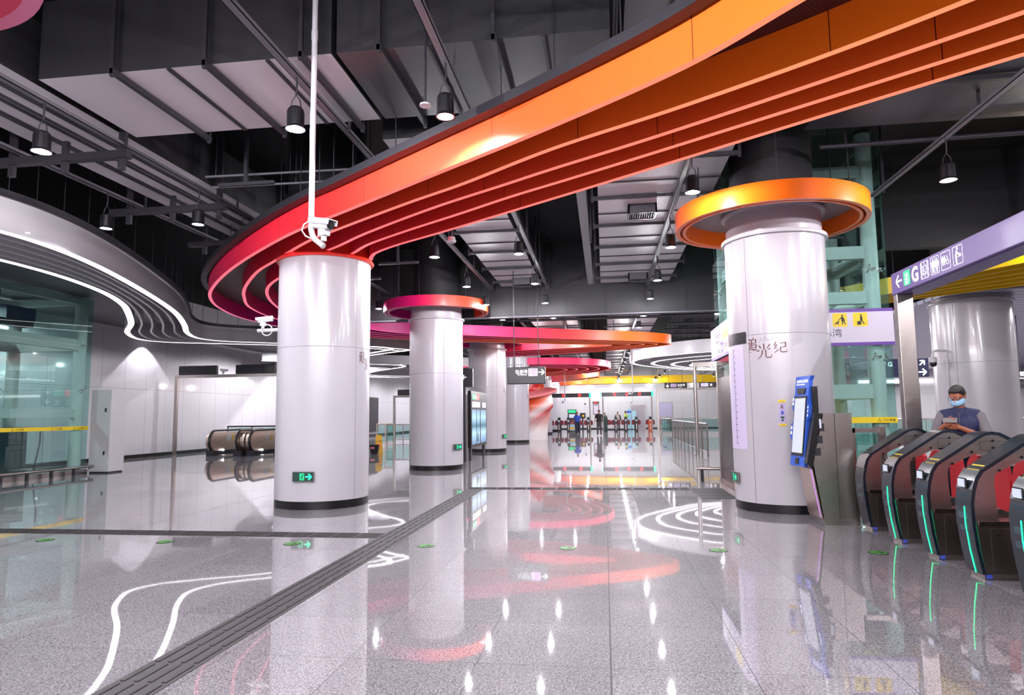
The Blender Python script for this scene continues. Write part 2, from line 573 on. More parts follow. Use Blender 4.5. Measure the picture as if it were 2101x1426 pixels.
def ribbon(pts, z0, z1, th, closed=False, step=.15, led=False, u0=0.0, u1=1.0):
    """upright curved sheet: outline pts (x, y), standing from z0 to z1, th thick; material 1 = underside"""
    P = smooth_path([(x, y, 0) for x, y in pts], step, closed)
    n = len(P)
    acc = [0.0]
    for i in range(1, n):
        acc.append(acc[-1] + (P[i] - P[i - 1]).length)
    tot = acc[-1]
    L, R = [], []
    for i in range(n):
        if closed:
            d = (P[(i + 1) % n] - P[(i - 1) % n])
        else:
            d = (P[min(i + 1, n - 1)] - P[max(i - 1, 0)])
        d = Vector((-d.y, d.x, 0)).normalized() * th / 2
        L.append(P[i] + d); R.append(P[i] - d)
    g = G()
    def strip(A, za, B, zb, m):
        vs = [(p.x, p.y, za) for p in A] + [(p.x, p.y, zb) for p in B]
        uv = [(u0 + (u1 - u0) * acc[i] / tot, acc[i]) for i in range(n)] * 2
        k = n if closed else n - 1
        g.add(vs, [(i, (i + 1) % n, n + (i + 1) % n, n + i) for i in range(k)], m, True, uv)
    strip(L, z0, L, z1, 0); strip(R, z1, R, z0, 0); strip(L, z1, R, z1, 0); strip(R, z0, L, z0, 1 if led else 0)
    if not closed:
        for i in (0, n - 1):
            uv = (u0 if i == 0 else u1, acc[i])
            g.add([(L[i].x, L[i].y, z0), (R[i].x, R[i].y, z0), (R[i].x, R[i].y, z1), (L[i].x, L[i].y, z1)], [(0, 1, 2, 3)], 0, False, [uv] * 4)
    return g

def sheet_between(A, B, z, th=.02, step=.3):
    """horizontal sheet between two outlines, resampled to the same count"""
    def res(pts, k):
        P = smooth_path([(x, y, 0) for x, y in pts], step)
        acc = [0]
        for i in range(1, len(P)):
            acc.append(acc[-1] + (P[i] - P[i - 1]).length)
        out = []
        j = 0
        for q in range(k):
            t = acc[-1] * q / (k - 1)
            while j < len(P) - 2 and acc[j + 1] < t:
                j += 1
            f = (t - acc[j]) / max(1e-6, acc[j + 1] - acc[j])
            out.append(P[j].lerp(P[j + 1], f))
        return out
    k = 70
    a, b = res(A, k), res(B, k)
    g = G()
    for zz in (z, z + th):
        g.add([(p.x, p.y, zz) for p in a] + [(p.x, p.y, zz) for p in b], [(i, i + 1, k + i + 1, k + i) for i in range(k - 1)])
    return g

_tcache = {}
def text_geo(body, size, align='LEFT', bold=0.0, sx=1.0):
    cu = bpy.data.curves.new('lettering', 'FONT')
    cu.body = body
    cu.size = size
    cu.align_x = align
    cu.align_y = 'BOTTOM_BASELINE'
    cu.offset = bold if body.isascii() else 0.0
    cu.resolution_u = 4
    ob = bpy.data.objects.new('lettering', cu)
    me = bpy.data.meshes.new_from_object(ob)
    g = G()
    g.add([(v.co.x * sx, 0, v.co.y) for v in me.vertices], [tuple(p.vertices) for p in me.polygons])
    bpy.data.objects.remove(ob); bpy.data.curves.remove(cu); bpy.data.meshes.remove(me)
    return g

def lettering(root, body, x, z, size, m, y=-.004, align='LEFT', bold=0.0, sx=1.0, name='lettering'):
    g = text_geo(body, size, align, bold, sx)
    g.v = [(a + x, y, c + z) for a, b, c in g.v]
    return g.build(name, m, root, fixn=False)

def flat(root, polys, name, m, y=-.004):
    g = G()
    for p in polys:
        g.poly([(a, y, b) for a, b in p])
    return g.build(name, m, root, fixn=False)

def disc(cx, cz, r, n=18, a0=0, a1=2 * pi):
    return [(cx + r * cos(a0 + (a1 - a0) * i / n), cz + r * sin(a0 + (a1 - a0) * i / n)) for i in range(n)]

def rect(x0, z0, x1, z1):
    return [(x0, z0), (x1, z0), (x1, z1), (x0, z1)]

def rrect(x0, z0, x1, z1, r, k=5):
    out = []
    for cx, cz, a in ((x1 - r, z0 + r, -pi / 2), (x1 - r, z1 - r, 0), (x0 + r, z1 - r, pi / 2), (x0 + r, z0 + r, pi)):
        out += [(cx + r * cos(a + pi / 2 * i / k), cz + r * sin(a + pi / 2 * i / k)) for i in range(k + 1)]
    return out

def outline(p, w):
    """ring of quads along a closed outline, w wide (inward)"""
    n = len(p)
    cx = sum(a for a, b in p) / n; cz = sum(b for a, b in p) / n
    ex = max(abs(a - cx) for a, b in p); ez = max(abs(b - cz) for a, b in p)
    q = [(cx + (a - cx) * (1 - w / ex), cz + (b - cz) * (1 - w / ez)) for a, b in p]
    return [[p[i], p[(i + 1) % n], q[(i + 1) % n], q[i]] for i in range(n)]

def stroke(pts, w):
    """polyline of (x, z) with width(s) w as quads"""
    out = []
    n = len(pts)
    ws = w if isinstance(w, (list, tuple)) else [w] * n
    nrm = []
    for i in range(n):
        a = Vector(pts[max(i - 1, 0)]); b = Vector(pts[min(i + 1, n - 1)])
        d = (b - a).normalized()
        nrm.append(Vector((-d.y, d.x)))
    for i in range(n - 1):
        p, q = Vector(pts[i]), Vector(pts[i + 1])
        a, b = nrm[i] * ws[i] / 2, nrm[i + 1] * ws[i + 1] / 2
        out.append([tuple(p - a), tuple(q - b), tuple(q + b), tuple(p + a)])
    return out

def arrow(cx, cz, s, ang=0.0, w=.16):
    """chunky arrow, pointing right when ang = 0"""
    ps = stroke([(-.5, 0), (.46, 0)], w) + stroke([(.02, .46), (.5, 0)], w) + stroke([(.5, 0), (.02, -.46)], w)
    c, t = cos(ang), sin(ang)
    return [[(cx + s * (a * c - b * t), cz + s * (a * t + b * c)) for a, b in p] for p in ps]

def man_icon(cx, z, h, skirt=False):
    k = h
    ps = [disc(cx, z + .91 * k, .085 * k, 12)]
    if skirt:
        ps += [[(cx - .12 * k, z + .8 * k), (cx + .12 * k, z + .8 * k), (cx + .2 * k, z + .33 * k), (cx - .2 * k, z + .33 * k)]]
        ps += [rect(cx - .09 * k, z, cx - .01 * k, z + .34 * k), rect(cx + .01 * k, z, cx + .09 * k, z + .34 * k)]
        ps += stroke([(cx - .13 * k, z + .79 * k), (cx - .24 * k, z + .45 * k)], .06 * k) + stroke([(cx + .13 * k, z + .79 * k), (cx + .24 * k, z + .45 * k)], .06 * k)
    else:
        ps += [rect(cx - .13 * k, z + .42 * k, cx + .13 * k, z + .8 * k)]
        ps += [rect(cx - .12 * k, z, cx - .015 * k, z + .43 * k), rect(cx + .015 * k, z, cx + .12 * k, z + .43 * k)]
        ps += [rect(cx - .21 * k, z + .4 * k, cx - .15 * k, z + .8 * k), rect(cx + .15 * k, z + .4 * k, cx + .21 * k, z + .8 * k)]
    return ps

def wheelchair_icon(cx, z, h):
    k = h
    ps = [disc(cx - .05 * k, z + .9 * k, .085 * k, 10)]
    ps += stroke([(cx - .05 * k, z + .8 * k), (cx - .03 * k, z + .42 * k), (cx + .2 * k, z + .42 * k), (cx + .28 * k, z + .1 * k), (cx + .36 * k, z + .12 * k)], .09 * k)
    ps += stroke([(cx - .04 * k, z + .63 * k), (cx + .18 * k, z + .6 * k)], .06 * k)
    arc = [(cx - .02 * k + .26 * k * cos(a), z + .26 * k + .26 * k * sin(a)) for a in [radians(d) for d in range(110, 361, 25)]]
    return ps + stroke(arc, .07 * k)

# ------------------------------------------------------------------ the setting
struct(G().box((-26, -14, -.12), (46, 92, 0)).build('floor', 'floor'))
struct(G().box((-26, -14, 6.6), (46, 92, 6.8)).build('ceiling', 'ceil'))
struct(G().box((-18.3, -13, .13), (-18, 70, 6.6)).build('wall_left', 'wall_l'))
struct(G().box((-18.32, -13, 0), (-17.98, 70, .13)).build('baseboard_left', 'black'))
struct(G().box((-18, 68, .1), (14, 68.3, 6.6)).build('wall_far', 'wall_f'))
struct(G().box((-18, 67.96, 0), (14, 68.32, .1)).build('baseboard_far', 'black'))
struct(G().box((14, 50, 0), (14.3, 68.3, 6.6)).build('wall_inner', 'wall_l'))
g = G()
g.box((14, 50, 0), (19.6, 50.4, 6.6)).box((19.6, 50, 3.35), (21.6, 50.4, 6.6)).box((21.6, 50, 0), (46, 50.4, 6.6))
g.box((19.6, 50.9, 0), (21.6, 51.0, 3.35)).box((19.5, 50.4, 0), (19.6, 51, 3.4)).box((21.6, 50.4, 0), (21.7, 51, 3.4))
struct(g.build('wall_right_hall', 'wall_p'))
struct(G().box((45.7, -13, 0), (46, 50, 6.6)).build('wall_right', 'wall_p'))
struct(G().box((-18, -13, 0), (46, -12.7, 6.6)).build('wall_back', 'wall_p'))
# downstand beam across the hall, dark boarded, with vertical joints
g = G().box((-9.5, 19.6, 4.42), (5.6, 20.1, 6.6))
for i in range(13):
    g.box((-9.2 + i * 1.16, 19.585, 4.42), (-9.17 + i * 1.16, 19.6, 6.6))
struct(g.build('trim_1', 'ductside'))
# dark bulkhead over the entrance to the right-hand hall
struct(G().box((5.6, 13.9, 4.68), (46, 14.1, 6.6)).build('trim_2', 'ceil'))
# soffit of the right-hand hall
struct(G().box((8.5, 17.0, 4.32), (45.7, 50, 4.42)).build('ceiling_right_hall', 'slat'))

# ------------------------------------------------------------------ columns
def column_lettering(parent, r, mid, z0, width):
    """brush-lettered wall decal wrapped on the column; drawn in a 0..590 by 0..360 box"""
    S = []
    def s(*p):
        S.append(stroke([(q[0], -q[1]) for q in p], [q[2] * 1.3 for q in p]))
    s((535, 590, 5), (548, 606, 13), (558, 624, 15))
    s((515, 664, 5), (552, 654, 13)); s((550, 652, 12), (550, 700, 11), (546, 738, 10))
    s((520, 772, 5), (548, 736, 13), (572, 758, 9), (612, 766, 12), (668, 762, 7))
    s((614, 572, 11), (598, 606, 5)); s((578, 600, 11), (578, 738, 11)); s((576, 610, 6), (652, 606, 7))
    s((647, 600, 12), (647, 664, 11)); s((580, 661, 6), (650, 659, 6)); s((580, 690, 6), (654, 688, 7))
    s((650, 684, 12), (650, 738, 11)); s((580, 733, 6), (652, 732, 6))
    s((770, 680, 12), (770, 778, 13)); s((688, 700, 5), (708, 722, 13), (722, 750, 14)); s((858, 694, 13), (836, 726, 10), (808, 758, 4))
    s((664, 786, 5), (868, 764, 10)); s((744, 780, 14), (740, 830, 12), (716, 876, 9), (664, 916, 3))
    s((795, 776, 13), (795, 872, 12), (806, 892, 12), (868, 894, 11), (886, 850, 5))
    s((948, 668, 12), (912, 722, 8), (954, 712, 8)); s((958, 706, 12), (916, 768, 8), (966, 752, 6)); s((918, 828, 5), (978, 784, 12))
    s((998, 690, 6), (1086, 676, 8)); s((1080, 672, 13), (1080, 748, 11)); s((1000, 752, 6), (1082, 742, 7))
    s((1006, 744, 12), (1006, 808, 11), (1022, 822, 12), (1092, 818, 11), (1102, 782, 5))
    s((520, 801, 5), (700, 789, 5))
    sky = stroke([(692, -645), (722, -645), (722, -600), (745, -592), (748, -640), (762, -625), (768, -640), (785, -636), (785, -568), (797, -556), (800, -625), (822, -636), (826, -606), (835, -633), (880, -630), (880, -572), (903, -602), (905, -632), (916, -630)], 3.2)
    k = width / 590.0
    out = []
    for polys, mm, nm in ((sum(S, []), 'maroon', 'lettering'), (sky, 'skyl', 'skyline_print')):
        g = G()
        for p in polys:
            g.poly([((r + .004) * cos(mid + ((a - 808) * k) / r), (r + .004) * sin(mid + ((a - 808) * k) / r), z0 + (b + 735) * k) for a, b in p])
        out.append(g.build(nm, mm, parent, fixn=False))
    return out

def column(x, y, r, label, seam_ang, collar=True, letter=None, top=6.6):
    t = thing('round_column', label, 'column', (x, y, 0), 0, None)
    g = G().lathe([(r, .13), (r, 2.645), (r - .008, 2.65), (r, 2.655), (r, 4.2)], 72)
    a = seam_ang
    g.box((r * cos(a) - .004, r * sin(a) - .004, .13), (r * cos(a) + .004, r * sin(a) + .004, 4.2), 1)
    g.build('shaft', ['white', 'seam'], t)
    G().lathe([(r - .02, .0), (r - .004, .0), (r - .004, .13), (r - .02, .13)], 72).build('skirting', 'black', t)
    if collar:
        G().lathe([(r, 4.17), (r + .045, 4.18), (r + .05, 4.21), (r + .045, 4.235), (r - .05, 4.24)], 72).build('collar', 'white', t)
        G().lathe([(r - .03, 4.22), (r - .03, 4.6), (r + .03, 4.605), (r + .04, 4.63), (r + .03, 4.655), (r - .2, 4.66)], 72).build('neck', 'white', t)
    G().lathe([(r - .12, 4.1), (r - .12, top)], 40).build('core', 'ductside', t)
    if letter:
        column_lettering(t, r, letter, 2.45, .58)
    return t

CX = -4.86
c1 = column(CX, 11.15, .785, 'big white round column nearest on the left under the red ribbon', radians(-25), collar=False, letter=radians(1))
c2 = column(-4.74, 18.63, .76, 'white round column wearing the magenta ring, second of the left row', radians(-60), letter=radians(0))
column(-4.83, 27.57, .78, 'white round column behind the advertising display, third of the left row', radians(-50), letter=radians(-2))
column(-4.86, 36.6, .76, 'white round column behind the hanging dark direction sign', radians(-50), letter=radians(-2))
column(-4.8, 52.2, .76, 'white round column just behind the swirled flower column', radians(-50))
column(-4.8, 61.3, .76, 'last white round column, at the far ticket gates', radians(-50))
cr = column(2.77, 11.05, .755, 'big white round column on the right under the orange ring', radians(-138), letter=radians(-117))
column(9.4, 18.5, .9, 'white round column under the yellow ribbon behind the man in the navy vest', radians(-140))

# red cap sleeve over the nearest column belongs to the ribbon and is built there

def ceiling_ring(x, y, ro, label, stops, z0=4.42, z1=4.71):
    t = thing('ceiling_ring', label, 'ceiling ring', (x, y, 0))
    mm = axis_ramp_mat('ring_paint', 'X', x - ro, x + ro, stops)
    G().lathe([(ro - .07, z0), (ro, z0), (ro, z1), (ro - .02, z1), (ro - .02, z0 + .05), (ro - .07, z0 + .05), (ro - .07, z0)], 96).build('rim', mm, t)
    G().lathe([(ro - .16, z0), (ro - .11, z0), (ro - .11, z1 - .02), (ro - .16, z1 - .02), (ro - .16, z0)], 96).build('inner_rim', mm, t)
    G().lathe([(.66, z1 - .03), (ro - .11, z1 - .03), (ro - .11, z1 - .01), (.66, z1 - .01)], 96).build('mesh_panel', 'meshg', t)
    for k in range(6):
        a = k * pi / 3 + .4
        G().cyl((ro * .85 * cos(a), ro * .85 * sin(a), z1 - .04), (ro * .85 * cos(a), ro * .85 * sin(a), 6.6), .008, 6).build('hanger_rod', 'dark', t)
    return t
ceiling_ring(2.68, 10.9, 1.45, 'orange ring hung around the top of the big right column', [(0, 'F66414'), (.3, 'F87012'), (1, 'F6680E')])
ceiling_ring(-4.74, 18.63, 1.5, 'magenta to red ring around the second left column', [(0, 'C80880'), (.45, 'D41460'), (.7, 'F03A2C'), (1, 'F04A24')])
ceiling_ring(-4.83, 27.57, 1.5, 'magenta to red ring around the column behind the display, mostly hidden', [(0, 'D0108A'), (.5, 'E01A66'), (1, 'EA2A48')])

# ------------------------------------------------------------------ coloured ceiling ribbons
ZB, ZT = 4.25, 4.62
main_stops = [(0, 'FA7616'), (.13, 'FA7416'), (.2, 'F85C22'), (.3, 'EE2E2E'), (.38, 'E62048'), (.5, 'DC1468'), (.58, 'C8087E'), (.63, 'D00C70'), (.69, 'E02444'), (.73, 'F04228'), (.77, 'F86418'), (.83, 'FA7014'), (.9, 'F04428'), (1, 'DC165E')]
rib = thing('ceiling_ribbon', 'long five-bladed ribbon sweeping from orange through red to magenta', 'ceiling ribbon', (0, 0, 0))
B1 = [(4.9, -1.6), (3.9, .8), (3.05, 2.35), (2.21, 3.51), (1.38, 4.49), (.69, 5.28), (-.53, 6.28), (-1.81, 7.23), (-3.49, 8.48), (-4.21, 9.0), (-5.26, 9.89), (-6.76, 11.35), (-8.03, 12.81), (-8.9, 14.05), (-9.55, 15.5), (-9.92, 17.3), (-9.7, 19.4), (-9.0, 21.2), (-7.8, 22.7), (-6, 24), (-4.3, 24.9), (-1.6, 26.3), (-.4, 26.8), (.35, 27.2), (.1, 27.5), (-.8, 27.8), (-2.2, 28.2), (-3.8, 28.6), (-5, 29)]
B2 = [(5.9, 1.4), (4.3, 3.05), (3.0, 4.25), (1.97, 5.12), (.77, 5.97), (-.47, 6.75), (-1.61, 7.63), (-2.51, 8.25), (-3.77, 9.18), (-4.6, 9.83), (-5.75, 10.98), (-6.52, 11.78), (-7.5, 13.1), (-8.15, 14.2), (-8.78, 15.6), (-9.08, 17.4), (-8.95, 19.4), (-8.5, 21), (-7.4, 22.5), (-5.6, 23.7), (-4, 24.5), (-1.3, 25.95), (.1, 26.6), (1.05, 27.15), (.8, 27.6), (-.3, 28.05), (-1.8, 28.7), (-3.6, 29.3), (-4.9, 29.7)]
B3 = [(6.9, 1.65), (4.4, 3.75), (2.76, 5.05), (.82, 6.45), (-.52, 7.33), (-1.13, 7.75), (-2.2, 8.48), (-3.47, 9.48), (-4.2, 10.15), (-4.5, 10.4)]
B3b = [(-5.5, 11.65), (-6.4, 12.4), (-7.25, 13.55), (-7.95, 15.2), (-8.4, 17.2), (-8.35, 19.3), (-7.95, 21), (-6.9, 22.4), (-5.2, 23.4), (-3.8, 24.15), (-1, 25.6), (.6, 26.4), (1.6, 27.1), (1.35, 27.75), (.2, 28.45), (-1.4, 29.2), (-3.4, 30.0), (-4.8, 30.4)]
B4 = [(7.2, 2.1), (4.7, 4.05), (3.05, 5.29), (.86, 6.85), (-.34, 7.68), (-1.11, 8.2), (-1.94, 8.82), (-2.88, 9.5), (-3.7, 10.15), (-4.12, 10.62), (-4.25, 10.75)]
B4b = [(-5.3, 11.85), (-6.5, 13.5), (-7.4, 15.6), (-7.9, 17.8), (-7.9, 19.7), (-7.45, 21.1), (-6.5, 22.1), (-4.9, 22.95), (-3.6, 23.7), (-.8, 25.25), (1.0, 26.2), (2.12, 27.12), (1.8, 27.9), (.6, 28.8), (-1.1, 29.8), (-3.2, 30.7), (-4.8, 31.1)]
B5 = [(7.4, 2.6), (5.1, 4.25), (3.33, 5.49), (2.48, 6.11), (.91, 7.27), (-.38, 8.22), (-2.29, 9.6), (-3.3, 10.3), (-3.85, 10.8), (-4.04, 11.2)]
B5b = [(-5.1, 11.95), (-6.2, 13.6), (-7.0, 15.6), (-7.5, 17.8), (-7.5, 19.4), (-7.1, 20.8), (-6.3, 21.75), (-4.74, 22.56), (-3.51, 23.3), (-.66, 24.9), (1.4, 26.0), (2.66, 27.2), (2.3, 28.15), (1.1, 29.1), (-.81, 30.2), (-3.1, 31.1), (-4.8, 31.6)]
MR = ribbon_mat('ribbon_paint', main_stops)
MRL = ribbon_mat('ribbon_light_strip', main_stops, glow=.75)
for P, a, b in ((B1, 0, 1), (B2, 0, 1), (B3, .05, .345), (B3b, .36, 1), (B4, .05, .345), (B4b, .36, 1), (B5, .05, .345), (B5b, .36, 1)):
    ribbon(P, ZB, ZT, .07, u0=a, u1=b, led=True).build('blade', [MR, MRL], rib)
# the sleeve that carries the blades on the nearest column
g = G().lathe([(.785, 4.17), (.825, 4.175), (.845, 4.205), (.83, 4.235), (.80, 4.24), (.80, 4.64), (.6, 4.64)], 72)
g.move(Matrix.Translation((CX, 11.15, 0)))
g.build('column_sleeve', axis_ramp_mat('sleeve_paint', 'X', -5.7, -4.0, [(0, 'EE2430'), (1, 'FA3A24')]), rib)
sheet_between(B1[:16], [(p[0], p[1]) for p in B5[:9]] + [(-5.2, 11.5), (-6.2, 13.2), (-7.0, 14.9), (-7.4, 17.0)], 4.585).build('perforated_panel', 'meshr', rib)
sheet_between([(-9.92, 17.3), (-9.7, 19.4), (-9.0, 21.2), (-7.8, 22.7), (-6, 24), (-4.3, 24.9), (-1.6, 26.3), (.3, 27.2)], [(-7.3, 17.0), (-7.5, 19.4), (-7.1, 20.8), (-6.3, 21.75), (-4.74, 22.56), (-3.51, 23.3), (-.66, 24.9), (2.4, 27.2)], 4.585).build('perforated_panel', 'mesh', rib)
g = ribbon([(x - .09, y - .1) for x, y in B1[:16]], ZT - .03, ZT + .07, .12)
g.build('top_edge', 'dark', rib)
for p in smooth_path([(x, y, 0) for x, y in B1[1:26]], 1.6):
    G().cyl((p.x + .12, p.y + .1, ZT), (p.x + .12, p.y + .1, 6.6), .008, 6).build('hanger_rod', 'dark', rib)

# far rose-red swirl over the flower column
t = thing('ceiling_ribbon', 'red and orange oval ribbon hanging above the flower column', 'ceiling ribbon')
rose = [(0, 'D81868'), (.25, 'E82048'), (.45, 'F03A34'), (.6, 'F8622A'), (.8, 'F8502A'), (1, 'E02858')]
mm, mml = ribbon_mat('rose_paint', rose), ribbon_mat('rose_light_strip', rose, glow=.75)
for k in range(5):
    f = 1 - k * .15
    pts = [(-4.0 + (x + 4.0) * f, 41.6 + (y - 41.6) * f) for x, y in [(-6.6, 36.6), (-4.2, 36.5), (-1.6, 37.3), (-.1, 39.0), (.4, 41.4), (-.2, 43.8), (-1.4, 46.1), (-3.6, 48.0), (-6.4, 48.5), (-8.6, 46.0), (-9.2, 42), (-8.4, 38.4)]]
    ribbon(pts, ZB, ZT, .1, closed=True, step=.4, led=True).build('blade', [mm, mml], t)
t = thing('ceiling_ribbon', 'short orange tail blade behind the red oval ribbon', 'ceiling ribbon')
mm = ribbon_mat('tail_paint', [(0, 'E02858'), (.45, 'F05030'), (1, 'FF7A20')])
for k in range(3):
    ribbon([(-5.0 + k * .5, 57.5 + k * .4), (-3.2 + k * .4, 55 + k * .3), (-.37 + k * .02, 49.7 + k * .9)], ZB, ZT + .15, .06).build('blade', mm, t)
t = thing('ceiling_ribbon', 'far band turning from red to yellow across the end wall', 'ceiling ribbon')
mm = ribbon_mat('band_paint', [(0, 'C0184A'), (.12, 'E0442A'), (.25, 'F0801E'), (.4, 'F0A818'), (.55, 'ECBC10'), (1, 'E8C010')])
for k in range(4):
    ribbon([(-7 + k * .3, 66.4 - k * .3), (-3.5, 64.4 - k * .4), (0, 63.4 - k * .4), (4, 63.0 - k * .4), (9, 63.4 - k * .4), (13.8, 64.6 - k * .4)], ZB, ZT + .3, .06, step=.5).build('blade', mm, t)
t = thing('ceiling_ribbon', 'yellow bladed ribbon over the right hall beside the purple gantry', 'ceiling ribbon')
YA = [(5, 19.5), (6.3, 17.6), (7.1, 16.2), (7.4, 14.9), (8.0, 13.7), (9.2, 12.2), (11, 10.5)]
YB = [(4.6, 21.1), (6.0, 19.6), (7.32, 18.26), (8.13, 17.41), (9.48, 16.2), (11.5, 14.4), (14, 12.5)]
for k in range(6):
    f = k / 5
    ribbon([(a[0] + (b[0] - a[0]) * f, a[1] + (b[1] - a[1]) * f) for a, b in zip(YA, YB)], ZB, ZT + .02, .06).build('blade', 'yel', t)
sheet_between(YA, YB, 4.6).build('panel', 'yel', t)
# pink disc almost overhead
t = thing('ceiling_ring', 'pink and red ring edge hanging overhead beyond the upper ducts', 'ceiling ring', (-4.35, 2.85, 0))
M['pinkr'] = axis_ramp_mat('pink_disc_red', 'X', -5.4, -3.2, [(0, 'E0204A'), (1, 'F02C60')])
for k in range(4):
    ro = 1.135 - k * .1
    G().lathe([(ro - .1, 4.25), (ro, 4.25), (ro, 4.42), (ro - .1, 4.42), (ro - .1, 4.25)], 64).build('ring_band', 'pinkp' if k % 2 == 0 else 'pinkr', t)
G().lathe([(.1, 4.3), (.74, 4.3), (.74, 4.4), (.1, 4.4)], 40).build('mesh_panel', 'meshg', t)
for a in (0.5, 2.6, 4.7):
    G().cyl((.8 * cos(a), .8 * sin(a), 4.4), (.8 * cos(a), .8 * sin(a), 6.6), .01, 6).build('hanger_rod', 'dark', t)

# ------------------------------------------------------------------ white ribbons
O = [(-10.4, 3.6), (-9.2, 6.0), (-8.76, 8.2), (-8.74, 9.4), (-9.08, 10.9), (-9.9, 13.2), (-11.0, 15.8), (-12.2, 18.0), (-13.35, 19.9), (-13.85, 21.3), (-13.5, 22.3), (-12.25, 23.2), (-10.6, 24.3), (-8.9, 25.7), (-7.9, 27.2)]
I = [(-12.4, 3.9), (-11.2, 6.4), (-10.42, 9), (-10.3, 10.9), (-10.7, 12.8), (-11.4, 14.4), (-12.3, 15.8), (-13.6, 17.6), (-15.1, 19.4), (-15.95, 21.1), (-15.6, 22.15), (-14.6, 22.75), (-12.4, 24.0), (-9.6, 25.9), (-8.4, 27.6)]
t = thing('ceiling_ribbon', 'big white bladed ribbon curving past the left glass lift', 'ceiling ribbon')
for k in range(6):
    f = k / 5
    ribbon([(a[0] + (b[0] - a[0]) * f, a[1] + (b[1] - a[1]) * f) for a, b in zip(O, I)], ZB, 4.78, .16 if k in (0, 5) else .06, led=k in (0, 5)).build('blade', ['whitep', 'led'], t)
sheet_between(O, I, 4.72).build('panel', 'whitep', t)
g = ribbon([(x + .1, y) for x, y in O], 4.75, 4.85, .1); g.build('top_edge', 'dark', t)
for p in smooth_path([(x, y, 0) for x, y in O], 2.0)[1:]:
    G().cyl((p.x - .3, p.y, 4.74), (p.x - .3, p.y, 6.6), .008, 6).build('hanger_rod', 'dark', t)
g = sheet_between(I, [(-17.99, 3.9), (-17.99, 6.4), (-17.99, 9), (-17.99, 12), (-17.99, 18), (-17.99, 24), (-17.99, 27.6)], 4.95)
struct(g.build('ceiling_left_soffit', 'soffit'))
struct(G().box((-17.99, 27.6, 4.95), (-13.4, 67.9, 4.98)).build('ceiling_left_soffit_far', 'soffit'))
sw = thing('ceiling_ribbon', 'white swirl ribbons glowing between the two nearest left columns', 'ceiling ribbon')
S1 = [(-17.5, 34), (-13, 30.6), (-9.99, 27.9), (-8.75, 26.7), (-8.6, 26.0), (-9.3, 25.3), (-11.5, 25.6)]
S2 = [(-17.5, 37), (-13, 31.6), (-10.65, 29.2), (-8.08, 27.2), (-6.6, 26.6)]
S4 = [(-16.5, 30.5), (-12.67, 33.6), (-11.1, 35.0), (-11.2, 36.4), (-13.75, 39.3), (-15.1, 41.5), (-15.24, 43.2), (-13.45, 45), (-9, 47)]
S5 = [(-14.5, 32.4), (-12.0, 33.6), (-9.5, 35.3), (-6.5, 37.5)]
for P, l in ((S1, 1), (S2, 1), (S4, 1), (S5, 0)):
    ribbon(P, ZB, 4.72, .2 if l else .06, led=bool(l), step=.3).build('blade', ['whitep', 'led'], sw)
for k in range(1, 4):
    ribbon([(x - .42 * k, y + .5 * k) for x, y in S4[1:]], ZB, 4.72, .07, step=.3).build('blade', ['whitep', 'led'], sw)
    ribbon([(x - .3 * k, y + .34 * k) for x, y in S1[:5]], ZB, 4.72, .06, step=.3).build('blade', ['whitep', 'led'], sw)
t = thing('ceiling_ribbon', 'white oval ribbon hanging over the far railings beside the right lift', 'ceiling ribbon')
W0 = [(1.55, 36.3), (2.0, 34.3), (3.3, 32.6), (5.2, 31.2), (8.5, 31.0), (10.5, 34), (10.5, 40), (8.6, 45), (6.2, 44.6), (4.5, 42.8), (2.7, 40.2), (1.8, 38.2)]
for k in range(5):
    f = 1 - k * .17
    ribbon([(8.4 + (x - 8.4) * f, 42.6 + (y - 42.6) * f) for x, y in W0], ZB, 4.85 if k == 0 else 4.7, .22, closed=True, step=.4, led=True).build('blade', ['whitep', 'led'], t)
sheet_between(W0[:7], [W0[0]] + W0[:6:-1] + [W0[6]], 4.5).build('panel', 'whitep', t)

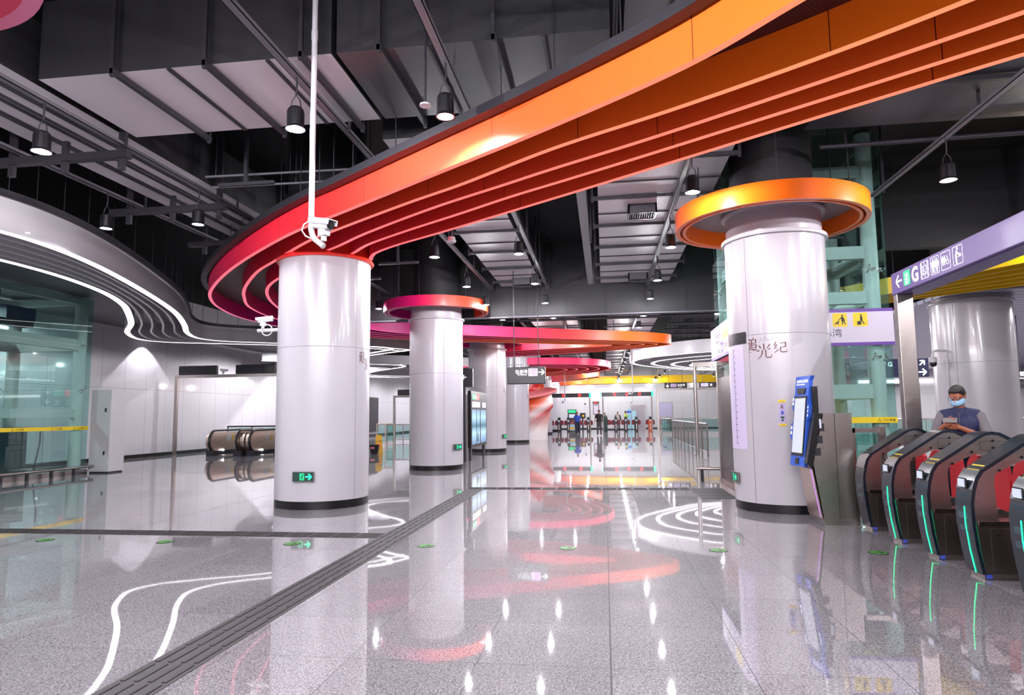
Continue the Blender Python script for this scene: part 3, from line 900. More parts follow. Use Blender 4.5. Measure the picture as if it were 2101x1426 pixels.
# ------------------------------------------------------------------ pendant lamps
ORD = ['first', 'second', 'third', 'fourth', 'fifth', 'sixth', 'seventh', 'eighth', 'ninth', 'tenth', 'eleventh', 'twelfth', 'thirteenth', 'fourteenth', 'fifteenth', 'sixteenth', 'seventeenth', 'eighteenth', 'nineteenth', 'twentieth', 'twenty-first']
ROWS = {
    -7.9: ('the tray beside the white ribbon', [3.5, 6.5, 9.55]),
    -8.2001: ('the far left aisle tray, both added', [36.5, 48.0, 56.0, 64.0]),  # added fill lamps for the far left of the hall
    -4.75: ('the short left tray, both added unseen', [-4.0, -1.0, 2.0]),  # the short-tray rows are added to brighten the ribbon faces
    -.1: ('the short middle tray, both added unseen', [-6.5, -3.5, -.6]),
    3.0: ('the short right tray, both added unseen', [-7.0, -4.0, -1.0]),
    8.0: ('the tray beyond the gates, both added unseen', [-2.5, .5, 3.5, 6.5, 9.5, 12.4]),  # added unseen row lighting the right column, gates and yellow ribbon
    9.2: ('the far right railing tray, both added', [52.0, 58.0, 64.5]),  # added fill lamps for the far end wall
    -6.33: ('the tray right of the pale left duct', [-8.5, -5.5, -2.5, .5, 3.5, 6.6, 9.6, 18.24, 33.0, 52.0, 60.0]),
    -3.2: ('the tray left of the centre duct', [-8.5, -5.5, -2.5, .5, 3.5, 6.5, 12.43, 15.5, 18.2, 21.25, 27.0, 33.3, 57.2, 61.5, 65.4]),  # the lamp by the display column is added to brighten it
    -1.55: ('the tray right of the centre duct', [-8.5, -5.5, -2.5, .5, 3.5, 6.47, 12.47, 15.45, 18.25, 21.2, 27.15, 33.3, 51.2, 54.2, 57.2, 60.2, 65.4]),
    1.3: ('the tray along the right duct', [-8.5, -5.5, -2.5, .5, 9.35, 12.48, 15.6, 18.1, 21.3, 24.2, 31.0, 34.2, 37.2, 40.2, 43.2, 46.2, 49.2, 52.2, 58.2, 61.5, 65.4]),
    4.66: ('the tray beside the purple gantry', [-8.5, -5.5, -2.5, .5, 6.6, 9.43, 21.4, 25.0, 29.0, 48.5, 52.2, 57.2, 61.5, 65.4]),
}
proto = None
def make_lamp():
    t = thing('pendant_lamp', 'x', 'pendant lamp')
    g = G().lathe([(.02, .24), (.07, .235), (.085, .21), (.09, .03), (.104, -.002), (.086, .0), (.084, .012)], 24)
    for k in range(10):
        a = k * pi / 5
        g.box((.086 * cos(a) - .004, .086 * sin(a) - .004, .05), (.086 * cos(a) + .004, .086 * sin(a) + .004, .2))
    hs = g.build('housing', 'lamp', t)
    G().lathe([(.0, .012), (.084, .012)], 24).build('lens', 'lens', hs)
    G().tube([(-.06, 0, .22), (-.045, 0, .32), (0, 0, .38), (.045, 0, .32), (.06, 0, .22)], .007, 6).build('bracket', 'dark', t)
    G().tube([(0, 0, .38), (.006, .0, .48), (0, 0, .59)], .011, 6).build('drop_rod', 'dark', t)
    ld = bpy.data.lights.new('lamp_light', 'POINT')
    ld.energy = LAMP_W; ld.color = LAMP_COL
    ld.shadow_soft_size = .05
    lo = bpy.data.objects.new('lamp_light', ld)
    COL.objects.link(lo); lo.parent = t; lo.location = (0, 0, -.022)
    return t
plain = bpy.data.lights.new('lamp_light', 'POINT')
plain.energy = LAMP_W; plain.color = LAMP_COL; plain.shadow_soft_size = .018
narrow = bpy.data.lights.new('lamp_light', 'SPOT')
narrow.energy = LAMP_W; narrow.color = LAMP_COL; narrow.shadow_soft_size = .05
narrow.spot_size = radians(150); narrow.spot_blend = .3
for X, (row, ys) in ROWS.items():
    for i, Y in enumerate(ys):
        if proto is None:
            o = proto = make_lamp()
        else:
            o = copy_tree(proto)
        o.location = (X, Y, 4.55)
        for ch in o.children:
            if ch.type != 'LIGHT':
                continue
            ch.data = plain
            if X == -7.9 or (X, Y) in ((-1.55, 6.47), (-6.33, 9.6)):
                ch.data = narrow
        o['label'] = 'black pendant lamp, %s from the front under %s' % (ORD[i], row)
        o['group'] = 'pendant lamps under the ceiling trays'

# trays that carry the lamps
UNDER = [(-6.25, .15, 6.3, 8.15, 5.24), (-7.95, -6.3, 4.2, 15.0, 5.35), (-3.1, -1.6, 8.5, 19.5, 5.3), (-.15, 2.1, 8.5, 19.5, 5.3), (2.8, 6.5, 3.2, 9.7, 5.45), (-3.1, -.9, 20.3, 66.7, 5.3), (.1, 2.3, 20.3, 66.7, 5.3)]
def top_at(x, y):
    return min([6.6] + [z for a, b, c, d, z in UNDER if a <= x <= b and c <= y <= d])

def tray(x, y0, y1, label, w=.1, z=5.13, h=.05, m='tray'):
    t = thing('cable_tray', label, 'cable tray', (x, y0, z))
    L = y1 - y0
    g = G().box((-w / 2, 0, 0), (w / 2, L, .008)).box((-w / 2, 0, 0), (-w / 2 + .008, L, h)).box((w / 2 - .008, 0, 0), (w / 2, L, h))
    g.build('channel', m, t)
    g = G()
    for k in range(3):
        g.cyl((-w / 4 + k * w / 4, 0, .03), (-w / 4 + k * w / 4, L, .03), .012, 6)
    g.build('cables', 'dark', t)
    n = max(2, int(L / 2.4))
    for k in range(n):
        y = .3 + (L - .6) * k / (n - 1)
        G().box((w / 2, y - .015, -.02), (w / 2 + .03, y + .015, top_at(x, y + y0) - z)).build('hanger', 'dark', t)
for x, a, b, l in ((-7.9, 3, 14.2, 'grey cable tray running beside the white ribbon'), (-6.33, -9, 19.2, 'grey cable tray along the right edge of the pale left duct'),
                   (-3.2, -9, 19.2, 'grey cable tray left of the centre duct, from front to dark beam'), (-1.55, -9, 19.2, 'grey cable tray right of the centre duct, from front to dark beam'),
                   (1.3, -9, 19.2, 'grey cable tray under the right duct'), (4.66, -9, 11.9, 'grey cable tray above the purple gantry')):
    tray(x, a, b, l, w=.09)
tray(-4.75, -5, 2.6, 'short left cable tray added outside the view', w=.09)
tray(-.1, -7.5, .2, 'short middle cable tray added outside the view', w=.09)
tray(3.0, -8, -.2, 'short right cable tray added outside the view', w=.09)
tray(8.0, -4, 13.6, 'unseen cable tray added beyond the ticket gates', w=.09)
tray(-.28, 8.8, 17.8, 'wide pale cable tray in the dark gap between the two ceiling ducts', w=.17, z=4.95)
for x, l in ((-3.2, 'leftmost'), (-1.55, 'middle'), (1.3, 'right')):
    tray(x, 20.6, 66.4, 'long far cable tray beyond the dark beam, %s of three' % l, w=.09)
tray(-6.33, 31, 61, 'far cable tray left of the magenta blades', w=.09)
tray(-8.2, 35, 66.4, 'far left cable tray added over the side aisle', w=.09)
tray(9.2, 51, 66.4, 'far right cable tray added over the end railings', w=.09)
tray(4.66, 20.6, 66.4, 'long far cable tray beyond the beam over the railings', w=.09)

# ducts
def duct(name, label, a, b, hang_axis, spacing, first=.3, side='ductside', under='duct', ribs=None, low=0.0):
    """box duct with underside paled as by floor bounce, dark sides, joints, and slung on cross channels"""
    x0, y0, z0 = a; x1, y1, z1 = b
    t = thing(name, label, 'duct', (x0, y0, z0))
    X, Y, Z = x1 - x0, y1 - y0, z1 - z0
    g = G()
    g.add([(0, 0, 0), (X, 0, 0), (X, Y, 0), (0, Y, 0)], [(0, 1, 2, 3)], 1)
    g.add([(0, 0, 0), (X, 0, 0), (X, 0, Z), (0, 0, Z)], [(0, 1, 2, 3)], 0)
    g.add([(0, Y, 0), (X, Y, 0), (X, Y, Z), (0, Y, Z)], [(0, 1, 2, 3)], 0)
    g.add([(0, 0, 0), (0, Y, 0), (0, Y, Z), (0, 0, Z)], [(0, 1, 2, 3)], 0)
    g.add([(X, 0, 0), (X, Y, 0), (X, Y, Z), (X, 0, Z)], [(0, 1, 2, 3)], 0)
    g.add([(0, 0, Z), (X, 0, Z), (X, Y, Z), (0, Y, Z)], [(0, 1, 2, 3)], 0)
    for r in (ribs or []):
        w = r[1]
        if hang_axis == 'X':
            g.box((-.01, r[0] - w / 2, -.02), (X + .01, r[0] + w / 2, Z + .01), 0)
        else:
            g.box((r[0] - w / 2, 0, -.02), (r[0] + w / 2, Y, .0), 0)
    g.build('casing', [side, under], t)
    L = Y if hang_axis == 'X' else X
    n = int((L - first) / spacing) + 1
    for k in range(n):
        p = first + k * spacing
        g = G()
        if hang_axis == 'X':
            g.box((-.12, p - .03, -.07 - low), (X + .12, p + .03, -.012 - low)).box((-.12, p - .02, -.1 - low), (-.08, p + .02, 6.6 - z0)).box((X + .08, p - .02, -.1 - low), (X + .12, p + .02, 6.6 - z0))
        else:
            g.box((p - .03, -.12, -.07 - low), (p + .03, Y + .14, -.012 - low)).box((p - .02, -.12, -.1 - low), (p + .02, -.08, 6.6 - z0)).box((p - .02, Y + .1, -.1 - low), (p + .02, Y + .14, 6.6 - z0))
        g.build('hanger', 'dark', t)
    return t
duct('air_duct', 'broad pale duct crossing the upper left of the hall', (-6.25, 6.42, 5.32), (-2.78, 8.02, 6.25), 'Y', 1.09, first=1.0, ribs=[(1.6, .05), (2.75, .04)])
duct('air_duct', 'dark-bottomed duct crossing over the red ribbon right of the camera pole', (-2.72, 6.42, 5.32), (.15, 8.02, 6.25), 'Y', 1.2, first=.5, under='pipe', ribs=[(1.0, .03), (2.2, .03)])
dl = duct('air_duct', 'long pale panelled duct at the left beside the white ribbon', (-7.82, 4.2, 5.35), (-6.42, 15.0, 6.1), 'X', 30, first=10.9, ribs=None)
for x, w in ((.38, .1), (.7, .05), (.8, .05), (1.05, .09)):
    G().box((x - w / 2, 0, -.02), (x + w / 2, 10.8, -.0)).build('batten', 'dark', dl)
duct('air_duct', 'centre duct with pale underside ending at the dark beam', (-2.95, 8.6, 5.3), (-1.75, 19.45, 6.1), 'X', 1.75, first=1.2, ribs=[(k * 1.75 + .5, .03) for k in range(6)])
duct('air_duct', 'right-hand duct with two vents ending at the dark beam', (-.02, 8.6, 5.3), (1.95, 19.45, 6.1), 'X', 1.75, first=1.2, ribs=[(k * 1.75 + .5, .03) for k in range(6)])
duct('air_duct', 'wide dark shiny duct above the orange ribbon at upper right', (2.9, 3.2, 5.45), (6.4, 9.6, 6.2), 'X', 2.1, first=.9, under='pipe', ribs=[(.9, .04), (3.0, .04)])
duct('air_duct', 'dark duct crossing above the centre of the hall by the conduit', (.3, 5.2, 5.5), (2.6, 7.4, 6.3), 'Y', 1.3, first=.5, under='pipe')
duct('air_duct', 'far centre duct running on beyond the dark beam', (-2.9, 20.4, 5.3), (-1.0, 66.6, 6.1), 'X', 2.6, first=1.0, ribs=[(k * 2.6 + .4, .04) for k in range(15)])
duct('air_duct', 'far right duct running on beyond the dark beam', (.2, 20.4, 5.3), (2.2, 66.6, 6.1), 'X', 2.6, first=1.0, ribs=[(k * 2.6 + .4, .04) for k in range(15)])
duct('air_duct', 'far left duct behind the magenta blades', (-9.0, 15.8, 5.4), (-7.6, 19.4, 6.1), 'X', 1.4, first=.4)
for x, y, l in ((.78, 12.3, 'ceiling vent under the right duct, nearer of its two'), (1.0, 18.4, 'ceiling vent under the right duct, at the dark beam'), (-2.2, 18.5, 'ceiling vent under the end of the centre duct')):
    t = thing('air_vent', l, 'air vent', (x, y, 5.12))
    w, d = .26, .22
    g = G().box((-w, -d, 0), (w, -d + .03, .18)).box((-w, d - .03, 0), (w, d, .18)).box((-w, -d, 0), (-w + .03, d, .18)).box((w - .03, -d, 0), (w, d, .18))
    g.build('collar', 'pipe', t)
    g = G()
    for k in range(11):
        g.box((-w + .05 + k * .042, -d + .03, .01), (-w + .06 + k * .042, d - .03, .04))
    g.build('grille', 'tray', t)
    G().box((-w + .03, -d + .03, .08), (w - .03, d - .03, .1)).build('backing', 'black', t)
# pipes and conduit
def pipe(name, pts, r, label, m='pipe', cat='pipe', group=None, hang=True):
    o = tag(G().tube(pts, r, 10).build(name, m), label, cat, group)
    if hang and len(pts) == 2:
        a, b = Vector(pts[0]), Vector(pts[1])
        for f in (.06, .5, .94):
            p = a.lerp(b, f)
            G().cyl(p, (p.x, p.y, top_at(p.x, p.y)), .008, 6).build('hanger_rod', 'dark', o)
    return o
pipe('pipe', [(-9.4, 19.3, 4.0 + .34), (5.6, 19.3, 4.36)], .028, 'thin pale pipe running along under the dark beam', 'tray')
pipe('conduit', [(-1.08, 5.6, 6.55), (-1.06, 5.62, 5.62), (-1.0, 5.64, 5.52), (-.9, 5.65, 5.5), (.05, 5.75, 5.5), (.15, 5.8, 5.46), (.2, 5.9, 5.3), (.2, 7.0, 5.25)], .022, 'black conduit bent across the dark duct over the orange ribbon', 'dark', 'conduit')
pipe('sprinkler_drop', [(-1.74, 6.38, 6.55), (-1.74, 6.38, 4.78), (-1.74, 6.38, 4.66)], .012, 'thin black rod with a white disc beside the lamp over the red ribbon', 'dark', 'sprinkler')
o = bpy.data.objects['sprinkler_drop']
G().lathe([(0, 4.64), (.06, 4.64), (.055, 4.66), (0, 4.67)], 20, (-1.74, 6.38)).build('sensor_disc', 'whitep', o)
for k, y in enumerate((7.9, 10.2, 12.4)):
    t = thing('cross_channel', ['near dark steel channel slung under the pale left duct', 'middle dark steel channel slung under the pale left duct', 'far dark steel channel slung under the pale left duct'][k], 'steel channel', (-8.35, y, 4.98))
    G().box((0, -.06, 0), (2.1, .06, .1)).build('beam', 'dark', t)
    for x in (.34, 1.15, 2.0):
        G().box((x - .04, -.03, -.16), (x + .04, .03, .29 if x in (1.15,) else 1.62)).build('hanger', 'dark', t)
for k, y in enumerate((20.9, 22.6, 24.4)):
    pipe('pipe', [(-6, y, 4.85 + .05 * k), (8, y, 4.9 + .05 * k)], .05, ['nearest', 'second', 'third'][k] + ' dark pipe crossing the ceiling just beyond the dark beam', 'dark')
for k in range(14):
    y = 21.5 + k * 1.9
    pipe('pipe', [(2.6, y, 5.05), (13.5, y + .3, 5.05)], .06, 'dark pipe crossing over the railings, %s from the beam' % ORD[k], 'dark', group='dark pipes crossing over the railings')
for k in range(8):
    x = 5.0 + k * .5
    g = G().box((x, 20.6, 4.6 + .02 * k), (x + .04, 20.66, 6.6))
    tag(g.build('hanger_strut', 'dark'), 'upright dark strut hanging behind the beam, %s from the duct' % ORD[k], 'strut', 'upright struts behind the beam')
for k, (x, y, z0) in enumerate([(-5.35, 9.2, 5.0), (-4.9, 12.2, 4.9), (-4.5, 14.1, 4.85), (-5.8, 15.4, 4.8), (-4.1, 10.4, 4.95), (-5.7, 18.0, 4.8)]):
    g = G().box((x, y, z0), (x + .05, y + .05, 6.6)).bar((x - .4, y, z0 + .02), (x + .5, y, z0 + .02), .05, .05)
    tag(g.build('hanger_strut', 'dark'), 'dark hanger strut with foot bar behind the white pole, %s from the front' % ORD[[0, 2, 3, 4, 1, 5][k]], 'strut', 'dark hanger struts left of the centre duct')
pipe('pipe', [(-6.1, 9.4, 5.25), (-3.4, 9.6, 5.3)], .02, 'thin bright pipe behind the pale duct, upper', 'tray')
pipe('pipe', [(-6.1, 9.6, 5.15), (-3.4, 9.8, 5.2)], .02, 'thin bright pipe behind the pale duct, lower', 'tray')
pipe('pipe', [(3.2, 9.9, 5.3), (9, 9.7, 5.3)], .035, 'dark pipe crossing above the glass lift and purple gantry', 'dark')
t = thing('smoke_detector', 'white disc smoke detector hanging from the ceiling right of the nearest left column', 'smoke detector', (-2.3, 10.0, 4.17))
G().lathe([(0, 0), (.055, 0), (.07, .02), (.07, .035), (.06, .04), (.055, .09), (0, .09)], 24).build('body', 'whitep', t)
G().cyl((0, 0, .09), (0, 0, 1.13), .008, 6).build('drop_rod', 'dark', t)

# lamps of the right-hand hall, flush in the soffit, and the left wall washers, most of them added
k = 0
for j, Y in enumerate((19, 24, 30, 37, 45)):
    for i, X in enumerate((9.3, 13, 18, 24)):
        t = thing('recessed_downlight', 'round recessed lamp in the right hall soffit, %s across in the %s row' % (ORD[i], ORD[j]), 'recessed lamp', (X, Y, 4.3), 0, 'recessed lamps in the right hall soffit')
        G().lathe([(.09, .0), (.12, .0), (.12, .02), (.09, .02)], 24).build('trim_ring', 'whitep', t)
        G().lathe([(0, .012), (.09, .012)], 24).build('lens', 'lens', t)
        ld = bpy.data.lights.new('lamp_light', 'SPOT'); ld.energy = 650; ld.color = (1, .97, .98); ld.spot_size = radians(172); ld.spot_blend = .3; ld.shadow_soft_size = .09
        lo = bpy.data.objects.new('lamp_light', ld); COL.objects.link(lo); lo.parent = t; lo.location = (0, 0, -.03)
for j, (X, Y) in enumerate(((-17.45, 8), (-17.45, 13.5), (-17.45, 17.0), (-17.38, 24.0), (-14.6, 29.5), (-14.4, 33), (-15.6, 39), (-15.6, 45), (-14.2, 51), (-14.2, 58), (-14.2, 64.5))):  # the narrow beam is a real scallop; the others are added wall fill
    t = thing('wall_washer', 'small recessed lamp in the mostly added row washing the left wall, %s along the wall' % ORD[j], 'recessed lamp', (X, Y, 4.9), 0, 'recessed lamps along the left wall')
    G().lathe([(.06, .0), (.08, .0), (.08, .04), (.06, .04)], 20).build('trim_ring', 'whitep', t)
    G().lathe([(0, .02), (.06, .02)], 20).build('lens', 'lens', t)
    ld = bpy.data.lights.new('lamp_light', 'SPOT'); ld.energy = (380 if j < 3 else 600) if j != 3 else 240; ld.color = LAMP_COL; ld.spot_size = radians(168 if j != 3 else 92); ld.spot_blend = .3 if j != 3 else .06; ld.shadow_soft_size = .05
    lo = bpy.data.objects.new('lamp_light', ld); COL.objects.link(lo); lo.parent = t; lo.location = (0, 0, -.02)

# ------------------------------------------------------------------ floor markings
def tactile(label, x0, y0, x1, y1, along, n=4, seg=.3):
    t = thing('tactile_strip', label, 'tactile paving', (x0, y0, 0))
    G().box((0, 0, 0), (x1 - x0, y1 - y0, .004)).build('base', 'tact', t)
    g = G()
    if along == 'Y':
        L, w = y1 - y0, x1 - x0
    else:
        L, w = x1 - x0, y1 - y0
    k = 0
    while k * seg < L - .1:
        for i in range(n):
            c = w * (i + .5) / n
            a, b = k * seg + .018, min((k + 1) * seg - .018, L - .01)
            if along == 'Y':
                g.box((c - .014, a, .004), (c + .014, b, .009))
            else:
                g.box((a, c - .014, .004), (b, c + .014, .009))
        k += 1
    g.build('ridges', 'tactd', t)
tactile('dark ridged strip running diagonally in from the lower left corner of the floor', -2.79, .6, -2.45, 13.45, 'Y')
tactile('dark ridged strip crossing the floor from the left lift to the long strip', -17.5, 8.06, -2.8, 8.38, 'X')
tactile('dark ridged strip crossing the hall towards the right lift door', -2.79, 13.46, 1.6, 13.78, 'X')
tactile('short block of coarse dark ridges before the right lift door', 1.62, 12.1, 2.24, 13.74, 'X', 9, .62)
for k in range(7):
    t = thing('floor_sticker', 'round green arrow sticker on the floor, %s in its row from the left' % ORD[k], 'floor sticker', (-6.93 + 1.622 * k, 7.63, 0), 0, 'green stickers on the floor')
    G().lathe([(0, .003), (.1, .003), (.1, 0)], 32).build('disc', 'ink', t)
    g = G().poly([(a, b, .0042) for a, b in disc(0, 0, .084, 28)]); g.build('green_face', 'stk', t)
    g = G()
    for p in arrow(.0, .0, .11, 0, .2):
        g.poly([(a, b, .005) for a, b in p])
    g.build('arrow', 'ink', t)

# ------------------------------------------------------------------ exit signs low on the columns
def exit_sign(cx, cy, r, ang, z, label, arrow_right=True):
    t = thing('exit_sign', label, 'exit sign', (cx + (r + .0) * cos(ang), cy + (r + .0) * sin(ang), z), ang + pi / 2)
    G().box((-.18, -.03, -.08), (.18, .005, .08)).build('case', 'steel', t)
    flat(t, [rect(-.17, -.07, .17, .07)], 'panel', 'dgreen', -.0315)
    ps = [rect(-.055, -.055, .02, .055)]
    flat(t, ps, 'door_symbol', 'green', -.033)
    ps = [disc(-.008, .035, .011, 10)] + stroke([(-.012, .022), (-.02, -.012)], .018) + stroke([(-.02, -.012), (-.002, -.03), (-.01, -.05)], .009) + stroke([(-.02, -.012), (-.038, -.03), (-.046, -.028)], .009) + stroke([(-.012, .018), (.006, .004)], .007)
    flat(t, ps, 'running_man', 'dgreen', -.0345)
    flat(t, arrow(.09, 0, .1, 0 if arrow_right else pi, .22), 'arrow', 'greenl', -.0335)
exit_sign(CX, 11.15, .785, radians(-88), .53, 'green lit exit sign low on the nearest left column')
exit_sign(-4.74, 18.63, .76, radians(-27), .62, 'small green exit sign on the edge of the second left column')
exit_sign(-4.83, 27.57, .78, radians(-20), .62, 'small exit sign on the edge of the third left column')
exit_sign(2.77, 11.05, .755, radians(-176), .48, 'green exit sign on the left edge of the big right column')

# curved prints on the right column
def on_col(parent, name, m, cx, cy, r, a0, a1, z0, z1, off=.003):
    n = 14
    g = G()
    vs = [(cx + (r + off) * cos(a0 + (a1 - a0) * i / n), cy + (r + off) * sin(a0 + (a1 - a0) * i / n), z) for z in (z0, z1) for i in range(n + 1)]
    g.add(vs, [(i, i + 1, n + 2 + i, n + 1 + i) for i in range(n)], 0, True)
    return g.build(name, m, parent)
M['lilacp'] = mat('lilac_print', 'CFC4E2', .4)
M['notice'] = mat('notice_print', 'B4A6CC', .5)
t = thing('route_map', 'tall pale lilac route map with black heading on the right column', 'route map', (2.77, 11.05, 0))
on_col(t, 'sheet', 'lilacp', 0, 0, .755, radians(-196), radians(-146), .92, 2.52)
on_col(t, 'heading', 'darksign', 0, 0, .755, radians(-196), radians(-141), 2.53, 2.71, .004)
g = G()
for k in range(46):
    z = 1.0 + k * .032
    for a in (radians(-166),):
        L = .03 if k % 3 else .06
        g.poly([(.7605 * cos(a), .7605 * sin(a), z), (.7605 * cos(a + L), .7605 * sin(a + L), z), (.7605 * cos(a + L), .7605 * sin(a + L), z + .012), (.7605 * cos(a), .7605 * sin(a), z + .012)])
g.build('station_ticks', 'ink', t)
t = thing('safety_notice', 'narrow lilac notice with yellow ends stuck on the right column', 'notice', (2.77, 11.05, 0))
A0 = radians(-107.5)
on_col(t, 'sheet', 'notice', 0, 0, .755, A0, A0 + .13, 1.27, 1.66)
on_col(t, 'yellow_end', 'yelb', 0, 0, .755, A0, A0 + .13, 1.615, 1.66, .005)
on_col(t, 'yellow_end', 'yelb', 0, 0, .755, A0, A0 + .13, 1.27, 1.31, .005)
def colpoly(parent, name, m, polys, a_mid, r=.762):
    g = G()
    for p in polys:
        g.poly([(r * cos(a_mid + u / r), r * sin(a_mid + u / r), v) for u, v in p])
    return g.build(name, m, parent, fixn=False)
am = A0 + .065
colpoly(t, 'lettering', 'maroon', stroke([(-.01, 1.58), (-.012, 1.545), (-.022, 1.53)], .011) + stroke([(.004, 1.59), (.004, 1.545), (.014, 1.535), (.024, 1.54)], .011), am)
colpoly(t, 'lettering', 'tape', [[(0, 1.505), (.028, 1.47), (.02, 1.47), (.016, 1.442), (-.016, 1.442), (-.02, 1.47), (-.028, 1.47)]], am)
colpoly(t, 'lettering', 'dgreen', [rect(-.026, 1.385, .026, 1.415), [(0, 1.385), (.02, 1.355), (0, 1.34), (-.02, 1.355)]], am)
g = text_geo('小心', .036, 'CENTER', .0006)
colpoly(t, 'lettering', 'ink', [[(g.v[i][0], g.v[i][2] + 1.622) for i in f] for f in g.f], am)
colpoly(t, 'lettering', 'ink', [[(g.v[i][0], g.v[i][2] + 1.275) for i in f] for f in g.f], am)

# ------------------------------------------------------------------ purple gantry sign
t = thing('gantry_sign', 'purple overhead wayfinding gantry with exit G icons above the ticket gates', 'gantry sign', (3.83, 9.38, 0), -pi / 2)
G().box((0, 0, 3.0), (8.6, .34, 3.285)).build('beam', 'purple', t, bevel=.008)
G().box((.0, .01, 0), (.115, .21, 3.0)).build('post', 'steel', t, bevel=.006)
G().box((8.4, .01, 0), (8.59, .2, 3.0)).build('post', 'steel', t, bevel=.006)
G().box((.25, .05, 2.993), (8.2, .29, 3.0)).build('underside_panel', 'purple', t)
flat(t, arrow(.235, 3.15, .17, pi, .14), 'arrow', 'glyph', -.003)
flat(t, [rrect(.37, 3.055, .56, 3.245, .02)], 'exit_plate', 'green', -.003)
lettering(t, '出', .397, 3.125, .115, 'glyph', -.005, bold=.003, sx=1.15)
lettering(t, 'EXIT', .413, 3.072, .052, 'glyph', -.005, bold=.001)
lettering(t, 'G', .60, 3.063, .25, 'glyph', -.004, bold=.008, sx=1.0)
for k, (a, b) in enumerate(((.84, 1.04), (1.09, 1.29), (1.335, 1.545), (1.595, 1.80))):
    r_ = rrect(a, 3.045, b, 3.25, .02)
    flat(t, outline(r_, .006), 'pictogram_frame', 'glyph', -.003)
    c = (a + b) / 2
    if k == 0:
        ps = [rect(a + .02, 3.06, a + .035, 3.235), rect(b - .035, 3.06, b - .02, 3.235)] + outline(rect(c - .045, 3.09, c + .045, 3.2), .008) + wheelchair_icon(c - .01, 3.1, .085) + [[(c - .015, 3.212), (c + .015, 3.212), (c, 3.235)], [(c - .015, 3.078), (c, 3.055), (c + .015, 3.078)]]
    elif k == 1:
        ps = man_icon(c - .045, 3.065, .165) + man_icon(c + .045, 3.065, .165, True) + [rect(c - .004, 3.06, c + .004, 3.235)]
    elif k == 2:
        ps = man_icon(c - .065, 3.1, .11) + man_icon(c - .022, 3.1, .11, True) + wheelchair_icon(c + .04, 3.1, .1)
    else:
        ps = [disc(c - .005, 3.222, .017, 12)] + stroke([(c - .015, 3.2), (c - .035, 3.15), (c - .03, 3.06)], .03) + stroke([(c - .02, 3.19), (c + .02, 3.155)], .014) + [rect(c + .0, 3.125, c + .07, 3.135), disc(c + .03, 3.15, .013, 10)] + stroke([(c + .035, 3.147), (c + .065, 3.15)], .014)
    flat(t, ps, 'pictogram', 'glyph', -.003)

# ------------------------------------------------------------------ right glass lift
LX0, LX1, LY0, LY1 = 2.42, 5.03, 12.46, 14.85
def spider(t, x, y, z, nx, ny):
    g = G().ball((x, y, z), .022, 8)
    for s in (-1, 1):
        g.tube([(x, y, z), (x - nx * .06 + ny * .05 * s, y - ny * .06 + nx * .05 * s, z + .03), (x - nx * .12 + ny * .08 * s, y - ny * .12 + nx * .08 * s, z - .05)], .008, 5)
        g.ball((x + ny * .07 * s, y + nx * .07 * s, z + .06 * s), .018, 8)
    g.build('spider_clip', 'chrome', t)
def glass_lift(label, x0, x1, y0, y1, top, joints, beams, r, door=None):
    t = thing('glass_lift', label, 'glass lift')
    i = .2
    for x in (x0 + i, x1 - i):
        for y in (y0 + i, y1 - i):
            G().cyl((x, y, 0), (x, y, top), r, 20).build('frame_column', 'frame', t)
    for za, zb in beams:
        G().box((x0 + i, y0 + i - .07, za), (x1 - i, y0 + i + .07, zb)).build('cross_beam', 'frame', t)
        G().box((x0 + i, y1 - i - .07, za), (x1 - i, y1 - i + .07, zb)).build('cross_beam', 'frame', t)
        G().box((x0 + i - .07, y0 + i, za), (x0 + i + .07, y1 - i, zb)).build('cross_beam', 'frame', t)
        G().box((x1 - i - .07, y0 + i, za), (x1 - i + .07, y1 - i, zb)).build('cross_beam', 'frame', t)
    zs = [.12] + joints + [top]
    for za, zb in zip(zs, zs[1:]):
        G().box((x0, y0, za + .006), (x1, y0 + .012, zb - .006)).build('glass_pane', 'glass', t)
        G().box((x0, y1 - .012, za + .006), (x1, y1, zb - .006)).build('glass_pane', 'glass', t)
        G().box((x1 - .012, y0 + .014, za + .006), (x1, y1 - .014, zb - .006)).build('glass_pane', 'glass', t)
        if door and za < 2.4:
            G().box((x0, y0 + .014, za + .006), (x0 + .012, door[0] - .06, zb - .006)).build('glass_pane', 'glass', t)
        else:
            G().box((x0, y0 + .014, za + .006), (x0 + .012, y1 - .014, zb - .006)).build('glass_pane', 'glass', t)
    G().box((x0 - .03, y0 - .03, 0), (x1 + .03, y1 + .03, .12)).build('plinth', 'steel', t)
    for z in joints:
        for x in (x0 + .25, x1 - .22):
            spider(t, x, y0 - .01, z, 0, -1)
        for y in (y0 + .25, y1 - .25):
            spider(t, x1 + .01, y, z, 1, 0)
            spider(t, x0 - .01, y, z, -1, 0)
    return t
t = glass_lift('green glass lift shaft with pale round frame behind the right column', LX0, LX1, LY0, LY1, 6.55, [2.42, 4.0], [(.35, .5), (1.7, 1.95), (3.4, 3.62), (4.22, 4.45), (5.77, 5.95)], .135, door=(12.9, 14.6))
G().box((LX0 - .02, 12.95, .05), (LX0 + .1, 14.55, 2.2)).build('lift_door', 'black', t)
for y in (12.86, 14.56):
    G().box((LX0 - .05, y, .0), (LX0 + .12, y + .08, 2.42)).build('door_jamb', 'steel', t)
G().box((LX0 + .3, LY0 + .5, .15), (LX1 - .45, LY1 - .5, .32)).build('lift_car_floor', 'dark', t)
G().box((3.98, 14.2, .12), (4.12, 14.34, 6.5)).build('guide_rail', 'yel', t)
G().box((4.16, 14.2, .12), (4.3, 14.34, 6.5)).build('guide_rail', 'black', t)
